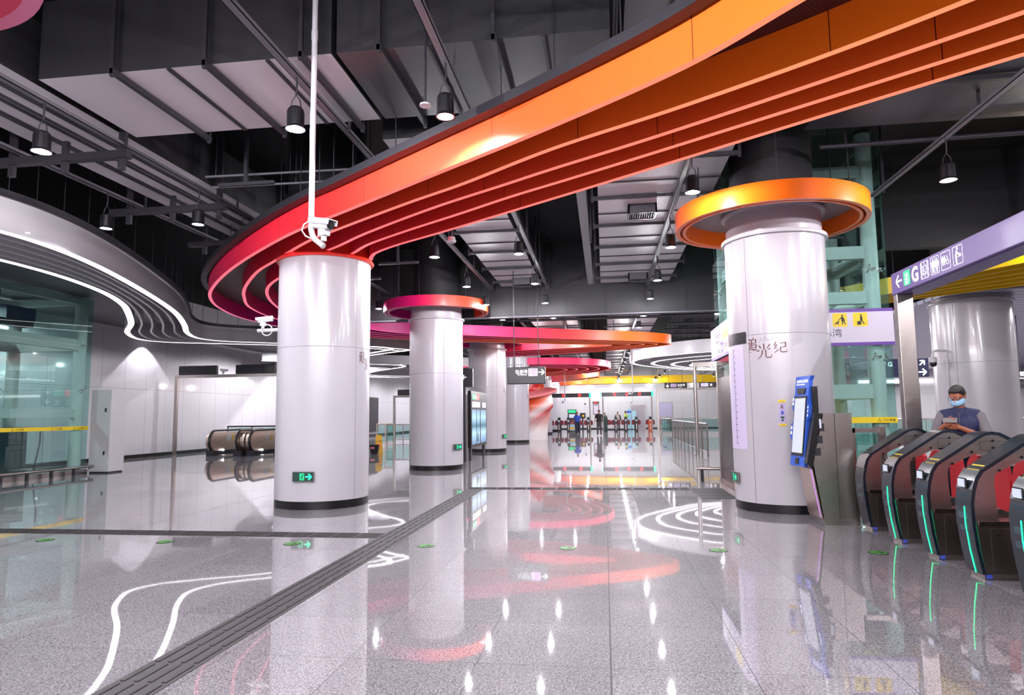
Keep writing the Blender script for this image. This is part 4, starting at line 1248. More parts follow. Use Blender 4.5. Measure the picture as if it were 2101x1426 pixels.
G().tube([(3.9, 12.9, 4.6), (4.15, 12.95, 4.75), (4.5, 12.95, 4.72), (4.62, 12.95, 4.5), (4.3, 12.95, 4.38), (3.8, 12.95, 4.45)], .045, 8).build('cable_loop', 'dark', t)
G().box((LX0 - .004, LY0 - .006, 1.27), (LX1 + .004, LY1 + .006, 1.37)).build('warning_band', 'yelb', t)
for k in range(3):
    x = 3.0 + k * .9
    g = text_geo('小心玻璃', .05, 'LEFT', .001)
    g.v = [(a + x, LY0 - .009, c + 1.3) for a, b, c in g.v]
    g.build('lettering', 'ink', t, fixn=False)
    g = G()
    for p in outline([(x - .1, 1.29), (x - .03, 1.29), (x - .065, 1.35)], .008):
        g.poly([(a, LY0 - .009, b) for a, b in p])
    g.build('warning_triangle', 'ink', t, fixn=False)

def lift_banner(t, x0, x1, z0, z1):
    G().box((x0, -.035, z0), (x1, 0, z1)).build('board', 'signw', t)
    G().box((x0, -.04, z1 - .055), (x1, 0, z1)).build('purple_edge', 'purpled', t)
    G().box((x0, -.04, z0), (x1, 0, z0 + .055)).build('purple_edge', 'purpled', t)
def yellow_icons(t, xs, z, s, y=-.037):
    for k, x in enumerate(xs):
        flat(t, [rrect(x, z, x + s, z + s, s * .12)], 'pictogram_plate', 'yelb', y)
        c = x + s / 2
        if k == 0:
            ps = wheelchair_icon(c, z + .12 * s, .7 * s)
        elif k == 1:
            ps = [disc(c, z + .78 * s, .08 * s, 10)] + [[(c - .09 * s, z + .68 * s), (c + .05 * s, z + .68 * s), (c + .18 * s, z + .36 * s), (c - .12 * s, z + .36 * s)], rect(c - .04 * s, z + .12 * s, c + .04 * s, z + .36 * s), rect(c + .16 * s, z + .14 * s, c + .2 * s, z + .5 * s)]
        elif k == 2:
            ps = [disc(c + .17 * s, z + .82 * s, .065 * s, 10)] + [[(c + .08 * s, z + .73 * s), (c + .24 * s, z + .73 * s), (c + .36 * s, z + .4 * s), (c + .1 * s, z + .4 * s)]] + stroke([(c + .16 * s, z + .4 * s), (c + .16 * s, z + .16 * s)], .07 * s) + stroke([(c + .24 * s, z + .4 * s), (c + .38 * s, z + .18 * s)], .07 * s)
            ps += stroke([(c + .1 * s, z + .66 * s), (c - .06 * s, z + .54 * s)], .05 * s) + stroke([(c - .05 * s, z + .55 * s), (c - .12 * s, z + .26 * s)], .05 * s) + [[(c - .38 * s, z + .24 * s), (c - .12 * s, z + .24 * s), (c - .1 * s, z + .42 * s), (c - .28 * s, z + .32 * s)], disc(c - .32 * s, z + .19 * s, .04 * s, 8), disc(c - .14 * s, z + .19 * s, .04 * s, 8)]
        else:
            ps = [disc(c + .06 * s, z + .82 * s, .065 * s, 10)] + [[(c, z + .74 * s), (c + .14 * s, z + .74 * s), (c + .16 * s, z + .4 * s), (c - .02 * s, z + .4 * s)]] + stroke([(c + .04 * s, z + .42 * s), (c + .02 * s, z + .14 * s)], .07 * s) + stroke([(c + .11 * s, z + .42 * s), (c + .26 * s, z + .16 * s)], .07 * s) + [rect(c - .22 * s, z + .12 * s, c - .0 * s, z + .38 * s)]
        flat(t, ps, 'pictogram', 'ink', y - .002)
t = thing('lift_sign', 'white and purple sign with yellow pictograms across the front of the right lift', 'lift sign', (LX0, LY0 - .012, 0))
lift_banner(t, 0, LX1 - LX0 + .03, 2.63, 3.28)
yellow_icons(t, (.87, 1.21, 1.55, 1.905)[0:1] + (1.21,) + (1.63,) + (1.97,), 2.965, .245)
lettering(t, '5号线 往赤湾', .78, 2.80, .155, 'ink', -.037, bold=.002, sx=1.12)
lettering(t, 'To Chiwan', 1.02, 2.715, .1, 'ink', -.037, bold=.004, sx=1.2)
t = thing('lift_sign', 'white and purple sign seen edge-on over the right lift door', 'lift sign', (LX0 - .003, LY1 + .35, 0), -pi / 2)
lift_banner(t, 0, 2.72, 2.6, 3.27)
lettering(t, '无障碍电梯', .5, 3.02, .16, 'ink', -.037, bold=.002)
lettering(t, 'Accessible Lift', .62, 2.93, .075, 'ink', -.037, bold=.001)
yellow_icons(t, (1.5, 1.78, 2.06, 2.34), 2.94, .24)
flat(t, arrow(.95, 2.78, .17, -pi / 2, .16), 'arrow', 'ink', -.037)
flat(t, [rect(1.12, 2.68, 1.48, 2.9)], 'line_badge', 'purpled', -.037)
lettering(t, '5', 1.16, 2.71, .21, 'glyph', -.039, bold=.003)
lettering(t, '号线', 1.3, 2.76, .08, 'glyph', -.039)
lettering(t, '往赤湾', 1.55, 2.75, .15, 'ink', -.037, bold=.002)
lettering(t, 'To Chiwan', 1.58, 2.68, .07, 'ink', -.037)
def bumper(label, p, q, z=.28):
    t = thing('bumper_rail', label, 'bumper rail', (p[0], p[1], 0))
    d = Vector((q[0] - p[0], q[1] - p[1], 0))
    G().tube([(0, 0, z), (d.x, d.y, z)], .035, 12).build('rail', 'steel', t)
    n = max(2, int(d.length / .7) + 1)
    for k in range(n):
        e = d * ((k + .15) / (n - .7))
        G().box((e.x - .03, e.y - .03, 0), (e.x + .03, e.y + .03, z - .02)).build('foot', 'dark', t)
bumper('low steel bumper rail at the far end of the right lift door', (1.95, 15.1), (2.9, 14.98))
bumper('low steel bumper rail between the right lift and the right column', (2.2, 12.2), (2.9, 12.36))

# ------------------------------------------------------------------ left glass lift
t = glass_lift('green glass lift shaft at the far left beside the white cabinet', -16.9, -14.4, 12.0, 17.1, 4.9, [2.3, 3.55], [(1.55, 1.78), (3.42, 3.72), (4.72, 4.88)], .16)
for x, y, z0, z1 in ((-15.9, 13.6, .2, 1.5), (-15.9, 13.9, 1.9, 3.4)):
    G().box((x, y, z0), (x + .1, y + .75, z1)).build('machine_plate', 'pipe', t)
G().box((-15.6, 15.2, 4.15), (-15.3, 16.1, 4.5)).build('drive_box', 'navy', t)
G().box((-15.6, 14.9, 3.98), (-15.25, 16.0, 4.14)).build('drive_frame', 'dark', t)
for y in (14.62, 14.72, 14.82):
    G().tube([(-15.2, y, 3.9), (-15.2, y + .02, 4.3), (-15.25, y + .1, 4.88)], .02, 6).build('cable', 'black', t)
G().box((-15.0, 14.5, .12), (-14.95, 14.62, 4.9)).build('guide_rail', 'dark', t)
G().tube([(-15.0, 16.0, .15), (-14.95, 16.1, .9), (-15.0, 16.15, 1.2)], .02, 6).build('cable', 'black', t)
G().box((-16.2, 15.9, .14), (-16.1, 16.9, 1.3)).build('back_panel', 'gteal', t)
G().box((-14.394, 12.0, 1.21), (-14.388, 17.1, 1.31)).build('warning_band', 'yelb', t)
for k, y in enumerate((14.75, 15.95, 16.7)):
    g = text_geo('小心玻璃', .06, 'LEFT', .001)
    g.v = [(-14.385, y + a, 1.235 + c) for a, b, c in g.v]
    g.build('lettering', 'ink', t, fixn=False)
    g = G()
    for p in outline([(y - .13, 1.22), (y - .05, 1.22), (y - .09, 1.3)], .01):
        g.poly([(-14.385, a, b) for a, b in p])
    g.build('warning_triangle', 'ink', t, fixn=False)
bumper('low steel bumper rail along the foot of the left lift', (-14.2, 11.9), (-14.2, 17.3), .2)
t = thing('equipment_cabinet', 'tall white cabinet beside the left glass lift', 'cabinet', (-14.36, 17.14, 0))
G().box((0, 0, .04), (.62, .6, 2.33)).build('case', 'whitep', t, bevel=.006)
G().box((.02, .02, 0), (.6, .58, .04)).build('plinth', 'dark', t)
G().box((.02, -.006, .08), (.6, 0, 2.29)).build('door', 'whitep', t)
for z in (1.7, .5):
    G().box((.44, -.014, z), (.49, -.006, z + .11)).build('latch', 'dark', t)

# ------------------------------------------------------------------ portal and escalators on the left
def portal(label, x0, x1, y, z, w=.12, m='steel'):
    t = thing('portal_frame', label, 'portal frame', (x0, y, 0))
    G().box((0, 0, 0), (w, w, z)).build('post', m, t)
    G().box((x1 - x0 - w, 0, 0), (x1 - x0, w, z)).build('post', m, t)
    G().box((-.0, 0, z), (x1 - x0, w, z + .12)).build('beam', m, t)
    return t
portal('steel portal frame over the escalators left of the nearest column', -17.6, -11.9, 25.5, 3.16)
portal('steel portal frame in the gap between the two nearest left columns', -11.95, -7.6, 37.0, 2.55)
def led_board(label, x0, x1, y, z0, z1):
    t = thing('led_board', label, 'led board', (x0, y, z0))
    w, h = x1 - x0, z1 - z0
    G().box((0, 0, 0), (w, .16, h)).build('case', 'black', t, bevel=.03)
    G().box((.05, -.004, .05), (w * .75, .0, h - .05)).build('display', 'lamp', t)
led_board('blank black display box on the portal beam, nearer the glass lift', -17.45, -15.75, 25.5, 3.285, 3.66)
led_board('blank black display box on the portal beam, half behind the column', -14.93, -13.2, 25.5, 3.285, 3.66)
led_board('blank black display box on the small portal between the columns', -11.7, -10.0, 37.0, 2.675, 3.0)
def bullet_camera(label, loc, rz, tilt=-12, s=1.0):
    t = thing('bullet_camera', label, 'security camera', loc, rz)
    R_ = Matrix.Rotation(radians(tilt), 4, 'Y')
    g = G().box((-.16, -.045, -.045), (.12, .045, .045)); g.move(R_); hs = g.build('housing', 'whitep', t, bevel=.012)
    g = G().box((-.17, -.055, .047), (.15, .055, .056)).box((-.17, -.057, .0), (.15, -.05, .056)).box((-.17, .05, .0), (.15, .057, .056)); g.move(R_); g.build('sun_shield', 'whitep', hs)
    g = G().cyl((.12, 0, 0), (.128, 0, 0), .042, 20); g.move(R_); g.build('front_glass', 'black', hs)
    g = G().cyl((.126, 0, 0), (.134, 0, 0), .02, 16); g.move(R_); g.build('lens', 'lamp', hs)
    g = G().box((-.03, -.035, -.12), (.07, .035, -.046)).cyl((.02, 0, -.17), (.02, 0, -.1), .028, 12); g.build('bracket', 'whitep', t)
    t.scale = (s, s, s)
    return t
bullet_camera('small white camera standing between the two black display boxes', (-15.4, 25.45, 3.44), radians(200), -5)
t = thing('camera_pole', 'long white pole dropping from the ceiling with a hooked foot before the nearest column', 'camera pole', (-2.9, 6.28, 0))
G().tube([(0, 0, 6.6), (0, 0, 3.45), (.0, 0, 3.38), (.015, -.0, 3.32), (.045, -.005, 3.27), (.09, -.01, 3.235), (.145, -.02, 3.19)], .029, 16).build('tube', 'whitep', t)
G().cyl((0, 0, 5.4), (0, 0, 5.5), .034, 16).build('coupling', 'whitep', t)
G().tube([(-.0, -.03, 3.46), (-.06, -.04, 3.42), (-.08, -.04, 3.36), (-.04, -.04, 3.3), (.02, -.04, 3.27)], .008, 8).build('cable', 'whitep', t)
bullet_camera('large white bullet camera on the white ceiling pole', (.01 - 2.9 + .13, 6.24, 3.41), radians(-28), 14, 1.02)
t = bullet_camera('white bullet camera on the side arm of the nearest column, facing left', (CX - .76 - .42, 11.22, 3.24), radians(200), 8, .95)
inv = t.matrix_basis.inverted()
for nm_, g in (('arm', G().tube([(CX - .76, 11.2, 3.05), (CX - .76 - .55, 11.25, 3.05)], .035, 12)), ('cable_ring', G().tube([(CX - 1.11 + .1 * cos(a), 11.2, 3.05 + .1 * sin(a)) for a in [2 * pi * k / 16 for k in range(17)]], .012, 6))):
    g.move(inv).build(nm_, 'whitep', t)
t = thing('dome_camera', 'white dome camera on a bent arm from the column behind the man', 'security camera', (8.2, 18.0, 0))
G().tube([(.42, .13, 2.97), (.12, .03, 2.97), (.03, 0, 2.94), (0, 0, 2.87), (0, 0, 2.78)], .028, 12).build('arm', 'whitep', t)
G().lathe([(0, 2.81), (.08, 2.8), (.1, 2.75), (.09, 2.67), (0, 2.67)], 24).build('shell', 'whitep', t)
G().lathe([(.085, 2.67), (.08, 2.61), (.05, 2.57), (0, 2.555)], 24).build('dome', 'black', t)
G().tube([(.365, .095, 2.97), (.365, .095, 1.2)], .012, 6).build('conduit', 'whitep', t)

def escalator(label, x0, x1, y0, L=4.2):
    t = thing('escalator', label, 'escalator', (x0, y0, 0))
    W = x1 - x0
    for x in (0, W):
        out = [(.35, .16), (L, .16), (L, .93), (.38, .93)] + [(.38 + .36 * cos(a), .57 + .36 * sin(a)) for a in [radians(d) for d in range(100, 261, 16)]]
        G().prism([(p, q) for p, q in out], 'X', x - .035, x + .035).build('balustrade', 'steelw', t)
        hr = [(x, L, 1.0), (x, .4, 1.0)] + [(x, .38 + .43 * cos(a), .57 + .43 * sin(a)) for a in [radians(d) for d in range(95, 266, 12)]] + [(x, .5, .14), (x, .95, .1)]
        G().tube(hr, .045, 10).build('handrail', 'rubber', t)
        G().box((x - .17, .05, .0), (x + .17, .34, .2)).box((x - .05, .3, 0), (x + .05, L, .18)).build('skirt', 'dark', t)
        s = -1 if x == 0 else 1
        g = G()
        pr = [(.4 + .3 * cos(a), .57 + .36 * sin(a)) for a in [radians(d) for d in range(100, 261, 16)]]
        g.prism(pr + [(.9, .22), (.9, .92)], 'X', x + s * .06, x + s * .24, 0)
        g.build('newel_cover', 'steelw', t)
        G().box((x + .037, 1.15, .55), (x + .041, 1.5, .82)).build('label_sheet', 'whitep', t)
        g = G()
        for k in range(4):
            g.box((x + .037, 1.56, .57 + k * .065), (x + .041, 1.7, .61 + k * .065))
        g.build('warning_labels', 'yelb', t)
    G().box((.05, .35, .0), (W - .05, L, .02)).build('comb_plate', 'steel', t)
    g = G()
    for k in range(14):
        g.box((.08, 1.2 + k * .2, .02), (W - .08, 1.36 + k * .2, .035))
    g.build('steps', 'dark', t)
    G().ball((.05, .9, .2), .035, 10).build('skirt_lamp', 'lens', t)
escalator('steel escalator under the portal, next to the left wall', -15.55, -14.4, 24.85)
escalator('steel escalator under the portal, half hidden by the nearest column', -13.85, -12.7, 24.85)
escalator('distant escalator newel in the gap between the two nearest left columns', -10.9, -9.9, 38.0, 3.0)
def glass_rail(label, p, q, h=1.1, pane='glassc', m='dark', n=None, bars=0):
    t = thing('guard_rail', label, 'guard rail', (p[0], p[1], 0))
    d = Vector((q[0] - p[0], q[1] - p[1], 0))
    n = n or max(2, int(d.length / 1.2) + 1)
    G().tube([(0, 0, h), (d.x, d.y, h)], .035, 10).build('top_rail', m, t)
    G().tube([(0, 0, .15), (d.x, d.y, .15)], .02, 8).build('bottom_rail', m, t)
    for k in range(n):
        e = d * (k / (n - 1))
        G().cyl((e.x, e.y, 0), (e.x, e.y, h), .03, 10).build('post', m, t)
    if bars:
        g = G()
        for k in range(bars):
            e = d * ((k + .5) / bars)
            g.cyl((e.x, e.y, .15), (e.x, e.y, h), .012, 6)
        g.build('bars', m, t)
    if pane:
        u = d.normalized(); s_ = Vector((-u.y, u.x, 0)) * .005
        for k in range(n - 1):
            a, b = d * ((k + .04) / (n - 1)), d * ((k + .96) / (n - 1))
            g = G()
            g.add([(a.x + s_.x, a.y + s_.y, .2), (b.x + s_.x, b.y + s_.y, .2), (b.x + s_.x, b.y + s_.y, h - .05), (a.x + s_.x, a.y + s_.y, h - .05), (a.x - s_.x, a.y - s_.y, .2), (b.x - s_.x, b.y - s_.y, .2), (b.x - s_.x, b.y - s_.y, h - .05), (a.x - s_.x, a.y - s_.y, h - .05)],
                  [(0, 1, 2, 3), (4, 5, 6, 7), (0, 1, 5, 4), (2, 3, 7, 6), (0, 3, 7, 4), (1, 2, 6, 5)])
            g.build('glass_pane', pane, t)
glass_rail('dark glass guard rail behind the escalators by the left wall', (-17.5, 29.4), (-11.5, 29.4), 1.1)
glass_rail('short steel rail before the black advert in the gap between columns', (-11.5, 33.0), (-10.6, 33.0), 1.1, m='steelw', n=3)
glass_rail('steel rail along the escalators in the gap between columns', (-12.5, 37.6), (-9.6, 37.6), 1.0, m='steel', n=4)
t = thing('advert_board', 'tall blank black board on the left wall between the columns', 'advert board', (-17.99, 48.6, .25), 0)
G().box((0, 0, 0), (.12, 3.0, 2.75)).build('frame', 'steel', t)
G().box((.12, .06, .06), (.13, 2.94, 2.69)).build('panel', 'black', t)
# wet floor sign and bucket
t = thing('wet_floor_sign', 'yellow folding wet floor sign between the two nearest left columns', 'wet floor sign', (-9.15, 26.5, 0), .35)
for s in (-1, 1):
    g = G().add([(-.17, .2 * s, 0), (.17, .2 * s, 0), (.12, .02 * s, .72), (-.12, .02 * s, .72), (-.17, .2 * s + .02 * s, 0), (.17, .2 * s + .02 * s, 0), (.12, .02 * s + .02 * s, .72), (-.12, .02 * s + .02 * s, .72)], [(0, 1, 2, 3), (4, 5, 6, 7), (0, 1, 5, 4), (1, 2, 6, 5), (2, 3, 7, 6), (3, 0, 4, 7)])
    g.build('leaf', 'wsign', t)
g = G().box((-.06, -.05, .68), (.06, .05, .74)); g.build('handle', 'wsign', t)
g = text_geo('小心地滑', .07, 'CENTER', .002)
g.v = [(a, -.045 - .25 * (.72 - (c + .46)), c + .46) for a, b, c in g.v]; g.build('lettering', 'ink', t, fixn=False)
g = G()
for p in outline([(-.07, .3), (.07, .3), (0, .42)], .015):
    g.poly([(a, -.045 - .25 * (.72 - b), b) for a, b in p])
g.build('warning_triangle', 'redl', t, fixn=False)
t = thing('mop_bucket', 'black bucket standing before the yellow wet floor sign', 'bucket', (-9.2, 26.1, 0))
G().lathe([(0, .01), (.15, .01), (.2, .34), (.22, .34), (.22, .36), (.19, .36), (.14, .03), (0, .03)], 24).build('pail', 'bucket', t)
G().tube([(-.2, 0, .33), (-.15, -.12, .3), (0, -.2, .27), (.15, -.12, .3), (.2, 0, .33)], .008, 6).build('handle', 'dark', t)
g = G()
g.add([(-.08, -.19, .2), (.08, -.19, .2), (.08, -.21, .28), (-.08, -.21, .28)], [(0, 1, 2, 3)]); g.build('label_patch', 'petal', t)

# ------------------------------------------------------------------ display board and hanging signs
def display(label, x, y, rz):
    t = thing('advert_display', label, 'advert display', (x, y, 0), rz)
    t.scale = (2.1, 1, 1)
    for px in (.1, 1.28):
        G().box((px - .045, -.02, 0), (px + .045, .06, .45)).build('leg', 'dark', t)
    G().box((0, -.06, .42), (1.38, .06, 2.3)).build('case', 'black', t, bevel=.012)
    G().box((.07, -.066, .52), (1.31, -.06, 1.68)).build('picture', 'scene1', t)
    g = G()
    for a, b in ((.42, .46), (.74, .8)):
        g.box((a, -.069, .52), (b, -.066, 1.68))
    for k in range(6):
        g.box((.46 + k * .03, -.069, .6), (.47 + k * .03, -.066, .6 + .12 * (k % 3 + 1)))
    g.build('picture_print', 'gnavy', t)
    G().box((.07, -.066, 1.72), (1.31, -.06, 2.24)).build('header', 'darksign', t)
    G().box((.08, -.07, 2.02), (.42, -.066, 2.2)).build('exit_panel', 'green', t)
    G().box((.43, -.07, 2.02), (.66, -.066, 2.2)).build('badge_panel', 'redl', t)
    G().box((.08, -.07, 1.76), (.74, -.066, 1.94)).build('letter_panel', 'glyph', t)
    G().box((.98, -.07, 1.76), (1.28, -.066, 1.94)).build('arrow_panel', 'glyph', t)
    lettering(t, 'FEDC', .12, 1.79, .16, 'ink', -.072, bold=.003, sx=1.2)
    flat(t, arrow(1.13, 1.85, .14, 0, .2), 'arrow', 'ink', -.072)
    flat(t, arrow(.16, 2.11, .1, pi, .2), 'arrow', 'glyph', -.072)
    lettering(t, '出', .27, 2.06, .1, 'glyph', -.072)
    lettering(t, '2', .5, 2.05, .12, 'glyph', -.072)
    return t
display('long black standing advert display between the second and third left columns, blue city picture', -4.42, 21.75, radians(90))
t = thing('direction_board', 'dark tall board edge between the second left column and the long display', 'direction board', (-4.5, 21.3, 0))
G().box((-.06, -.05, 0), (.06, .05, 3.0)).build('post', 'dark', t)
G().box((-.06, -.06, 2.4), (.3, .06, 3.0)).build('panel_edge', 'darksign', t)
flat(t, arrow(.02, 2.72, .14, pi, .2), 'arrow', 'glyph', -.062)
t = thing('hanging_sign', 'dark hanging sign pointing right to line 5 before the fourth column', 'hanging sign', (-2.5, 17.3, 2.28))
G().box((0, 0, 0), (1.0, .12, .45)).build('box', 'darksign', t, bevel=.02)
for x in (.18, .82):
    G().cyl((x, .06, .45), (x, .06, 3.02), .012, 8).build('drop_rod', 'dark', t)
lettering(t, '往赤湾', .215, .285, .108, 'glyph', -.004)
lettering(t, 'To Chiwan', .265, .23, .056, 'glyph', -.004, bold=.001)
flat(t, [rrect(.56, .21, .8, .4, .012)], 'line_badge', 'lilac', -.004)
flat(t, outline(rrect(.56, .21, .8, .4, .012), .01), 'badge_edge', 'glyph', -.006)
lettering(t, '5', .585, .235, .17, 'glyph', -.006, bold=.002)
lettering(t, '号线', .68, .29, .055, 'glyph', -.006)
lettering(t, 'Line 5', .685, .245, .032, 'glyph', -.006)
flat(t, arrow(.9, .305, .15, 0, .17), 'arrow', 'glyph', -.004)
def small_sign(label, x, y, z, w, h, parts, hang=None, m='darksign'):
    t = thing('hanging_sign', label, 'hanging sign', (x, y, z))
    G().box((0, 0, 0), (w, .15, h)).build('box', m, t, bevel=.02)
    for f in parts:
        f(t)
    if hang:
        for px in (w * .2, w * .8):
            G().cyl((px, .07, h), (px, .07, hang - z), .012, 8).build('drop_rod', 'dark', t)
    return t
t = thing('hanging_sign', 'dark hanging sign hidden behind the second left column, reflected in the left lift glass', 'hanging sign', (-6.0, 26.95, 2.05), -pi / 2)
G().box((0, 0, 0), (2.35, .14, .8)).build('box', 'darksign', t, bevel=.02)
for x in (.4, 1.95):
    G().cyl((x, .07, .8), (x, .07, 4.55), .012, 8).build('drop_rod', 'dark', t)
flat(t, arrow(2.1, .58, .26, 0, .16), 'arrow', 'glyph', -.004)
flat(t, arrow(2.1, .2, .26, 0, .16), 'arrow', 'glyph', -.004)
flat(t, [rect(1.3, .45, 1.85, .72)], 'line_badge', 'green', -.004)
flat(t, [rect(.3, .45, 1.25, .72)], 'line_badge', 'redl', -.004)
lettering(t, 'FEDC', .3, .1, .3, 'glyph', -.004, bold=.004, sx=1.2)
lettering(t, '出', 1.5, .1, .26, 'glyph', -.004, bold=.002)
small_sign('dark sign with a down arrow over the far portal on the right', 4.1, 46.6, 3.18, 1.5, .36, [
    lambda t: flat(t, arrow(.2, .18, .24, -pi / 2, .18), 'arrow', 'glyph', -.004),
    lambda t: flat(t, [rect(.4, .06, .8, .3)], 'line_badge', 'signw', -.004),
    lambda t: lettering(t, '5号线', .42, .11, .15, 'lilac', -.006, bold=.002),
    lambda t: lettering(t, '往赤湾', .86, .14, .17, 'glyph', -.004, bold=.002),
    lambda t: lettering(t, 'To Chiwan', .88, .06, .07, 'glyph', -.004)], 5.2)
small_sign('dark sign with a white panel beside the far right portal, cut by the lift', 6.4, 46.6, 3.2, 1.3, .34, [
    lambda t: flat(t, [rect(.1, .05, .6, .29)], 'line_badge', 'signw', -.004),
    lambda t: lettering(t, '往', .7, .1, .18, 'glyph', -.004)], 5.2)
small_sign('navy hanging sign with exit and toilet arrows left of the man', 8.15, 22.0, 2.5, 1.75, .57, [
    lambda t: lettering(t, 'F G', .42, .34, .19, 'glyph', -.004, bold=.006),
    lambda t: flat(t, [rrect(1.12, .32, 1.34, .54, .02)], 'exit_plate', 'green', -.004),
    lambda t: lettering(t, '出', 1.155, .36, .15, 'glyph', -.006, bold=.002),
    lambda t: flat(t, arrow(1.55, .43, .2, pi / 4, .2), 'arrow', 'glyph', -.004),
    lambda t: flat(t, outline(rrect(.86, .04, 1.08, .26, .02), .01) + wheelchair_icon(.95, .06, .18), 'pictogram', 'glyph', -.004),
    lambda t: flat(t, outline(rrect(1.12, .04, 1.34, .26, .02), .01) + man_icon(1.18, .06, .18) + man_icon(1.28, .06, .18, True), 'pictogram', 'glyph', -.004),
    lambda t: flat(t, arrow(1.55, .15, .22, 0, .2), 'arrow', 'glyph', -.004)], 4.32, 'navy')
small_sign('black sign at the right edge above the portal post', 12.2, 22.0, 2.33, 1.4, .34, [
    lambda t: lettering(t, '母婴室', .06, .15, .15, 'glyph', -.004),
    lambda t: lettering(t, 'Nursery', .08, .06, .075, 'glyph', -.004, bold=.001)], 4.32)
portal('dark portal frame at the right edge of the view', 12.25, 15.5, 22.1, 2.1, m='dark')
t = thing('light_strip', 'bright white light strip on the end wall of the right hall', 'light strip', (17.8, 49.9, 3.42))
G().box((0, -.08, 0), (5.2, .09, .2)).build('tube', 'led', t)

# ------------------------------------------------------------------ ticket gates
def gate_profile(off=0.0):
    f = [(.055, .05), (.02, .26), (0, .47), (0, .65), (.02, .76), (.05, .86), (.095, .925), (.5, 1.19), (.56, 1.222), (.62, 1.23)]
    return f
def make_gate(label, lit=True, paddles=(True, True)):
    t = thing('ticket_gate', label, 'ticket gate', (0, 0, 0), 0, 'ticket gates on the right')
    W, L = .26, 1.24
    f = gate_profile()
    outer = f + [(L - x, z) for x, z in reversed(f[:-1])]
    inn = [(.2, .49), (.19, .62), (.185, .75), (.185, .86), (.2, .915), (.34, .99), (.49, 1.055), (.62, 1.065)]
    inner = inn + [(L - x, z) for x, z in reversed(inn[:-1])]
    # arch: strip of quads between outer (from z .49 up) and inner
    oo = [(.0, .49)] + f[3:] ; oo = oo + [(L - x, z) for x, z in reversed(oo[:-1])]
    ii = [inn[0], inn[1], inn[2], inn[3], inn[4], inn[5], inn[6], inn[7]]
    ii = ii + [(L - x, z) for x, z in reversed(ii[:-1])]
    g = G()
    n = len(oo)
    for y in (.012, W - .012):
        g.add([(x, y, z) for x, z in oo] + [(x, y, z) for x, z in ii], [(i, i + 1, n + i + 1, n + i) for i in range(n - 1)])
    g.add([(x, .012, z) for x, z in ii] + [(x, W - .012, z) for x, z in ii], [(i, i + 1, n + i + 1, n + i) for i in range(n - 1)])
    g.add([(x, .012, z) for x, z in oo] + [(x, W - .012, z) for x, z in oo], [(i, i + 1, n + i + 1, n + i) for i in range(n - 1)])
    g.build('arch_frame', 'steel', t)
    low = [(.06, .05), (.03, .26), (.012, .49), (L - .012, .49), (L - .03, .26), (L - .06, .05)]
    G().prism(low, 'Y', .012, W - .012).build('cabinet', 'steeld', t)
    G().box((.05, .02, 0), (L - .05, W - .02, .05)).build('plinth', 'steel', t)
    # hatch in the cabinet, rail line above it and corner edging
    for y0, y1 in ((.004, .012), (W - .012, W - .004)):
        G().box((.12, y0, .07), (L - .12, y1, .44)).build('access_door', 'steeld', t)
        G().box((.03, y0 - .002, .46), (L - .03, y1 + .002, .5)).build('edge_strip', 'chrome', t)
        for x, z in ((.06, .48), (.4, .48), (.62, 1.17), (.23, .945), (.42, 1.06), (L - .23, .945), (L - .4, .48), (.62, 1.1)):
            yy = y0 - .003 if y0 < .1 else y1 + .003
            G().cyl((x, yy, z), (x, yy + (.004 if y0 < .1 else -.004), z), .012, 10).build('bolt', 'black', t)
        G().cyl((.17, y0 - .002 if y0 < .1 else y1 + .002, .38), (.17, y0 + .002, .38), .009, 10).build('lock', 'black', t)
        g = G()
        for p in outline(rect(.5, 1.075, .74, 1.165), .003):
            yy = .0095 if y0 < .1 else W - .0095
            g.poly([(a, yy, b) for a, b in p])
        g.build('panel_joint', 'dark', t)
    def strip_along(path, d, y0, y1, th):
        pts_o, pts_i = [], []
        for i, (x, z) in enumerate(path):
            a = Vector(path[max(i - 1, 0)]); b = Vector(path[min(i + 1, len(path) - 1)])
            n_ = (b - a).normalized(); n_ = Vector((-n_.y, n_.x)) * d
            pts_o.append((x + n_.x * (1 + th), z + n_.y * (1 + th))); pts_i.append((x + n_.x * .05, z + n_.y * .05))
        g = G()
        k = len(path)
        A = [(x, y0, z) for x, z in pts_i] + [(x, y0, z) for x, z in pts_o]
        B = [(x, y1, z) for x, z in pts_i] + [(x, y1, z) for x, z in pts_o]
        g.add(A, [(i, i + 1, k + i + 1, k + i) for i in range(k - 1)])
        g.add(B, [(i, i + 1, k + i + 1, k + i) for i in range(k - 1)])
        g.add([(x, y, z) for y in (y0, y1) for x, z in pts_o], [(i, i + 1, k + i + 1, k + i) for i in range(k - 1)], 0, True)
        return g
    strip_along(f[:5], .03, -.004, W + .004, 0).build('front_panel', 'gnavy', t)
    head = strip_along(f[4:7], .035, -.006, W + .006, 0).build('reader_head', 'gnavy', t)
    strip_along(f[6:], .03, .0, W, 0).build('top_panel', 'gnavy', t)
    strip_along([(L - x, z) for x, z in reversed(f)][0:4], .03, .0, W, 0).build('top_panel', 'gnavy', t)
    strip_along([(L - x, z) for x, z in reversed(f)][3:], .03, .0, W, 0).build('rear_panel', 'gnavy', t)
    strip_along([(.004, .4), (.0, .55), (.012, .72)], .031, .05, W - .05, 0).build('glossy_inset', 'gteal', t)
    G().box((.06, -.002, .01), (.1, W - .03, .045)).build('blue_label', 'tape', t)
